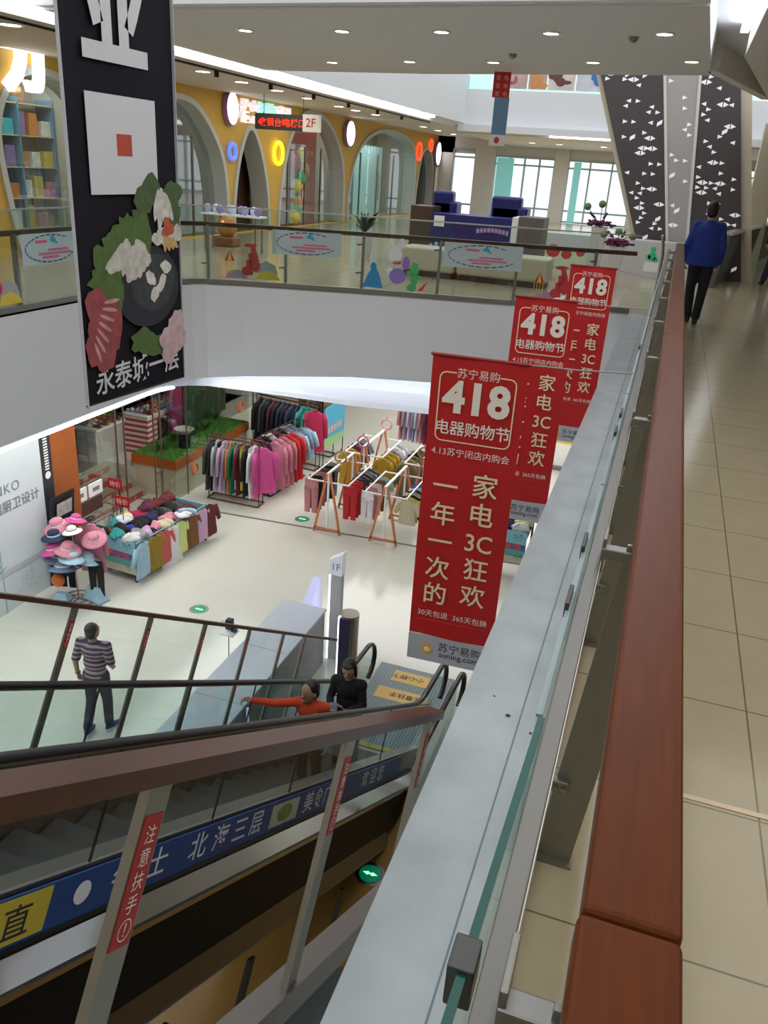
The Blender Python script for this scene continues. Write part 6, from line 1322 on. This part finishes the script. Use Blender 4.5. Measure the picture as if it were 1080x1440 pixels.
def person(label, loc, rz, H, J, skin, top, bottom, shoe, hair, hair_style='short', sleeve=1., face=True, cat='person', child=False, girth=1., extra=None):
    """J: joint positions in metres for a 1.70 m body facing +Y, scaled by H/1.70"""
    k = H / 1.70; t = thing('person', label, cat, loc, rz)
    S = lambda p: V(p) * k
    hk = k * (1.22 if child else 1.0)
    nk, hd, ch, pv = S(J['neck']), S(J['head']), S(J['chest']), S(J['pelvis'])
    fd = V(J.get('face', (0, 1, 0))).normalized(); hu = V(J.get('head_up', (0, 0, 1))).normalized(); hs = fd.cross(hu).normalized(); fd = hu.cross(hs)
    HR = Matrix((hs, fd, hu)).transposed()
    def hp(x, y, z): return hd + HR @ (V((x, y, z)) * hk)
    body = MB()
    body.ell(hd, .076 * hk, .094 * hk, .112 * hk, 18, 12, HR); body.ell(hp(0, .03, -.055), .056 * hk, .062 * hk, .062 * hk, 14, 9, HR)
    body.ell(hp(0, .098, -.018), .012 * hk, .018 * hk, .020 * hk, 8, 6, HR); body.ell(hp(0, .088, -.062), .024 * hk, .012 * hk, .008 * hk, 8, 5, HR)
    for sx in (-1, 1): body.ell(hp(sx * .078, -.005, -.012), .010 * hk, .020 * hk, .030 * hk, 8, 6, HR)
    limb(body, [ch + (nk - ch) * .6, nk, hp(0, -.01, -.06)], [.062 * k, .052 * k, .050 * k])
    g = girth
    def torso(m, e=0.):
        up_ = (ch - pv).normalized(); rt = V(J.get('right', (1, 0, 0))); fw = up_.cross(rt) * -1; R_ = Matrix((rt, rt.cross(up_) * -1, up_)).transposed()
        m.ell(ch + V((0, 0, .02 * k)), (.165 * g + e) * k, (.105 * g + e) * k, .155 * k, 16, 10, R_); m.ell((ch + pv) / 2 + up_ * .01, (.145 * g + e) * k, (.098 * g + e) * k, .17 * k, 16, 10, R_); m.ell(pv, (.155 * g + e) * k, (.108 * g + e) * k, .12 * k, 16, 10, R_)
        for s_ in 'LR': m.ell(S(J['sh' + s_]), (.056 + e) * k * min(g, 1), (.056 + e) * k * min(g, 1), (.054 + e) * k * min(g, 1), 12, 8); limb(m, [ch + V((0, 0, .08 * k)), S(J['sh' + s_])], [(.075 + e * .5) * k, (.058 + e) * k])
    torso(body)
    for s_ in 'LR':
        sh, el, wr = S(J['sh' + s_]), S(J['el' + s_]), S(J['wr' + s_]); limb(body, [sh, el, wr], [.046 * k, .038 * k, .027 * k])
        hand(body, wr, S(J['hd' + s_]) - wr, J.get('pn' + s_, (1 if s_ == 'L' else -1, 0, 0)), hk * .95, J.get('curl' + s_, .45), 1 if s_ == 'R' else -1)
        hip, kn, an = S(J['hp' + s_]), S(J['kn' + s_]), S(J['an' + s_]); limb(body, [hip, kn, an], [.082 * k, .055 * k, .038 * k])
    o = put('body', modmesh(body, .0075 if not child else .007, 3), skin, t)
    # clothes
    c = MB(); torso(c, .014)
    for s_ in 'LR':
        sh, el, wr = S(J['sh' + s_]), S(J['el' + s_]), S(J['wr' + s_])
        if sleeve >= 1: limb(c, [sh, el, el + (wr - el) * .93], [.062 * k * min(g, 1.05), .053 * k * min(g, 1.05), .043 * k])
        else: limb(c, [sh, sh + (el - sh) * .85], [.066 * k, .062 * k])
    if J.get('hem'): c.lathe([(.001, -J['hem'] * k), (.222 * k, -J['hem'] * k), (.222 * k, .0), (.195 * k, .36 * k), (.001, .40 * k)], c=tuple(pv), n=24, sx=1, sy=.72)
    if hair_style != 'long': limb(c, [ch + (nk - ch) * .5, ch + (nk - ch) * .78], [.078 * k, .068 * k])
    put('top', modmesh(c, .012, 3), top, t)
    c = MB(); c.ell(pv + V((0, 0, -.02 * k)), (.163 * g) * k, (.118 * g) * k, .115 * k, 16, 10)
    for s_ in 'LR':
        hip, kn, an = S(J['hp' + s_]), S(J['kn' + s_]), S(J['an' + s_]); limb(c, [hip, kn, an + (kn - an) * .06], [.098 * k, .071 * k, .062 * k])
    put('trousers', modmesh(c, .012, 3), bottom, t)
    for s_ in 'LR':
        an = S(J['an' + s_]); fo = V(J.get('ft' + s_, (0, 1, 0))).normalized(); sd = V((fo.y, -fo.x, 0)); c = MB(); R_ = Matrix((sd, fo, V((0, 0, 1)))).transposed()
        zg = an.z - .085 * k
        c.ell(V((an.x, an.y, zg + .03 * k)) + fo * .055 * k, .046 * k, .135 * k, .030 * k, 14, 8, R_); c.ell(V((an.x, an.y, zg + .06 * k)), .044 * k, .062 * k, .055 * k, 12, 8, R_)
        put('shoe', modmesh(c, .010, 3), shoe, t)
    h = MB()
    h.ell(hp(0, -.028, .036), .084 * hk, .092 * hk, .094 * hk, 16, 10, HR); h.ell(hp(0, -.05, -.02), .080 * hk, .060 * hk, .085 * hk, 14, 9, HR)
    if hair_style == 'long':
        h.ell(hp(0, -.045, -.03), .092 * hk, .07 * hk, .115 * hk, 14, 9, HR)
        for sx in (-1, 1): h.ell(hp(sx * .080, -.005, -.035), .020 * hk, .038 * hk, .10 * hk, 12, 8, HR)
        h.ell(hp(0, .040, .085), .066 * hk, .045 * hk, .024 * hk, 12, 8, HR)
    put('hair', modmesh(h, .009, 3), hair, t)
    if face:
        for sx in (-1, 1):
            MB().ell(hp(sx * .031, .083, .005), .009 * hk, .006 * hk, .0045 * hk, 10, 6, HR).build('eye', mat('eye_dark', (.02, .015, .012), .3), t)
            MB().ell(hp(sx * .031, .088, .025), .014 * hk, .004 * hk, .0025 * hk, 8, 5, HR).build('eyebrow', hair, t)
        MB().ell(hp(0, .096, -.062), .022 * hk, .006 * hk, .006 * hk, 10, 5, HR).build('lips', mat('lips', (.40, .16, .13), .5), t)
    return t, S
STAND = dict(neck=(0, -.01, 1.46), head=(0, .01, 1.585), chest=(0, 0, 1.27), pelvis=(0, 0, .94), shL=(-.185, 0, 1.39), shR=(.185, 0, 1.39), elL=(-.235, -.03, 1.11), elR=(.235, -.03, 1.11), wrL=(-.245, .05, .87), wrR=(.245, .05, .87), hdL=(-.24, .08, .77), hdR=(.24, .08, .77), hpL=(-.09, 0, .92), hpR=(.09, 0, .92), knL=(-.095, .015, .50), knR=(.095, .015, .50), anL=(-.10, -.02, .085), anR=(.10, -.02, .085))
SKIN = mat('skin', (.46, .27, .19), .55); SKINT = mat('skin_tan', (.36, .20, .13), .55); HAIR = mat('black_hair', (.008, .007, .007), .45)
# man in the striped shirt, walking away on the ground floor
J = dict(STAND, elR=(.24, -.01, 1.12), wrR=(.17, .16, .97), hdR=(.12, .24, .95), elL=(-.25, -.06, 1.12), wrL=(-.27, .0, .88), hdL=(-.26, .04, .79), knL=(-.09, -.02, .50), anL=(-.10, -.16, .12), knR=(.10, .06, .50), anR=(.085, .08, .085), ftR=(.35, 1, 0), face=(.25, 1, -.1))
MST2 = stripes('striped_shirt', (.33, .25, .27), (.045, .035, .07), 15, 2, .9, .5)
t, S = person('person in a striped T-shirt and dark jeans seen from behind on the ground floor', (-6.28, 7.6, F1), .12, 1.72, J, SKINT, MST2, mat('dark_jeans', (.025, .035, .07), .8), mat('navy_shoe', (.03, .03, .12), .5), HAIR, sleeve=.5, face=True, girth=1.02)
q = MB(); q.tube([S((-.268 + .03 * math.cos(a), -.0 + .03 * math.sin(a), .90)) for a in [2 * PI * i / 12 for i in range(12)]], .010, 6, closed=True); q.build('wristwatch', BLACKM, t)
for s_ in 'LR':
    z = (J['an' + s_][2] - .085) * 1.72 / 1.7; a = S(J['an' + s_])
    MB().ell((a.x, a.y + .05, z + .012), .05, .15, .014, 12, 5).build('shoe_sole', mat('shoe_sole_white', (.70, .72, .80), .5), t)
# woman looking down at her phone on the escalator, jacket over her arm
wz = zline(7.32 + .25) ; wz = None
def step_z(y):
    k_ = math.floor((y + .25) / .33); return zline(-.25 + .33 * (k_ + 1))
J = dict(STAND, face=(0, 1, -.30), head_up=(0, .28, 1), head=(0, .03, 1.575), shL=(-.155, 0, 1.37), shR=(.155, 0, 1.37), elL=(-.20, .05, 1.14), wrL=(-.09, .25, 1.16), hdL=(-.03, .32, 1.20), elR=(.21, .04, 1.14), wrR=(.12, .26, 1.14), hdR=(.06, .34, 1.16), pnL=(1, 0, .6), pnR=(-1, 0, .6), curlL=.7, curlR=.5)
wy = 7.40
t, S = person('person with dark bobbed hair and a black top holding a phone on the escalator', (-2.60, wy, step_z(wy)), PI + .05, 1.68, J, SKIN, mat('black_knit', (.010, .009, .012), .9), mat('black_trousers', (.012, .012, .016), .9), BLACK, HAIR, 'long', girth=.90)
MB().rbox(-.050, .018, .345, .355, 1.12, 1.26, .004).build('phone', BLACKM, t)
jk = MB(); jk.ell(S((.09, .24, 1.09)), .13, .085, .13, 14, 9); jk.ell(S((.0, .26, 1.02)), .11, .07, .14, 14, 9); jk.ell(S((.17, .2, .97)), .09, .07, .16, 12, 8)
jm = modmesh(jk, .012, 2)
jq = bpy.data.objects.new('jacket', jm); jm.materials.clear(); jm.materials.append(mat('grey_blue_jacket', (.17, .17, .24), .8, 0, .25, 14)); COL.objects.link(jq)
jq.location = t.location; jq.rotation_euler = t.rotation_euler; tag(jq, 'grey-blue jacket bundled over the arm of the person with the phone', 'jacket')
# boy in orange holding the handrail
by = 6.36
J = dict(STAND, face=(.55, 1, -.35), head=(.02, .02, 1.57), shR=(.175, 0, 1.37), shL=(-.175, 0, 1.37), elR=(.47, .06, 1.32), wrR=(.74, .10, 1.33), hdR=(.86, .12, 1.33), pnR=(0, 0, -1), curlR=.65, chest=(0, 0, 1.26))
t, S = person('boy in an orange sweatshirt stretching one arm out to the escalator handrail', (-2.63, by, step_z(by)), PI + .08, 1.40, J, SKINT, mat('orange_sweat', (.56, .055, .015), .9), mat('grey_track', (.05, .05, .06), .9), BLACK, HAIR, child=True, girth=.98)
m = MB()
for (x, z, a) in ((-.055, .90, .5), (-.02, .93, -.6), (.02, .92, .7), (.055, .905, -.4), (.0, .885, .2)):
    d_ = V((math.cos(a), 0, math.sin(a))) * .028; n_ = V((-d_.z, 0, d_.x)) * .35; c_ = V((x, .118, z)); m.poly([c_ - d_ - n_, c_ + d_ - n_, c_ + d_ + n_, c_ - d_ + n_])
m.build('chest_print', BLACK, t)
# man in blue on the upper walkway
J = dict(STAND, knL=(-.09, .04, .51), anL=(-.05, .10, .085), knR=(.08, .0, .50), anR=(.06, -.04, .085), hem=.11, shL=(-.165, 0, 1.37), shR=(.165, 0, 1.37), elL=(-.235, -.03, 1.11), elR=(.235, -.04, 1.11), wrL=(-.245, .04, .88), hdL=(-.235, .07, .80), wrR=(.235, .04, .88), hdR=(.225, .07, .80), ftL=(-.3, 1, 0))
BLUE = mat('royal_blue_jacket', (.010, .035, .27), .75, 0, .15, 6)
t, S = person('person from behind in a royal blue jacket walking along the upper walkway', (.44, 13.05, 0), .0, 1.69, J, SKIN, BLUE, mat('black_trousers', (.012, .012, .016), .9), BLACK, HAIR, face=True, girth=1.22)
J = dict(STAND, knL=(-.09, .08, .51), anL=(-.10, .2, .085), anR=(.1, -.2, .12))
person('person in dark clothes cut off by the right edge of the walkway', (2.12, 19.7, 0), .3, 1.68, J, SKIN, mat('dark_navy_top', (.02, .022, .05), .9), mat('dark_jeans', (.025, .035, .07), .8), BLACK, HAIR)
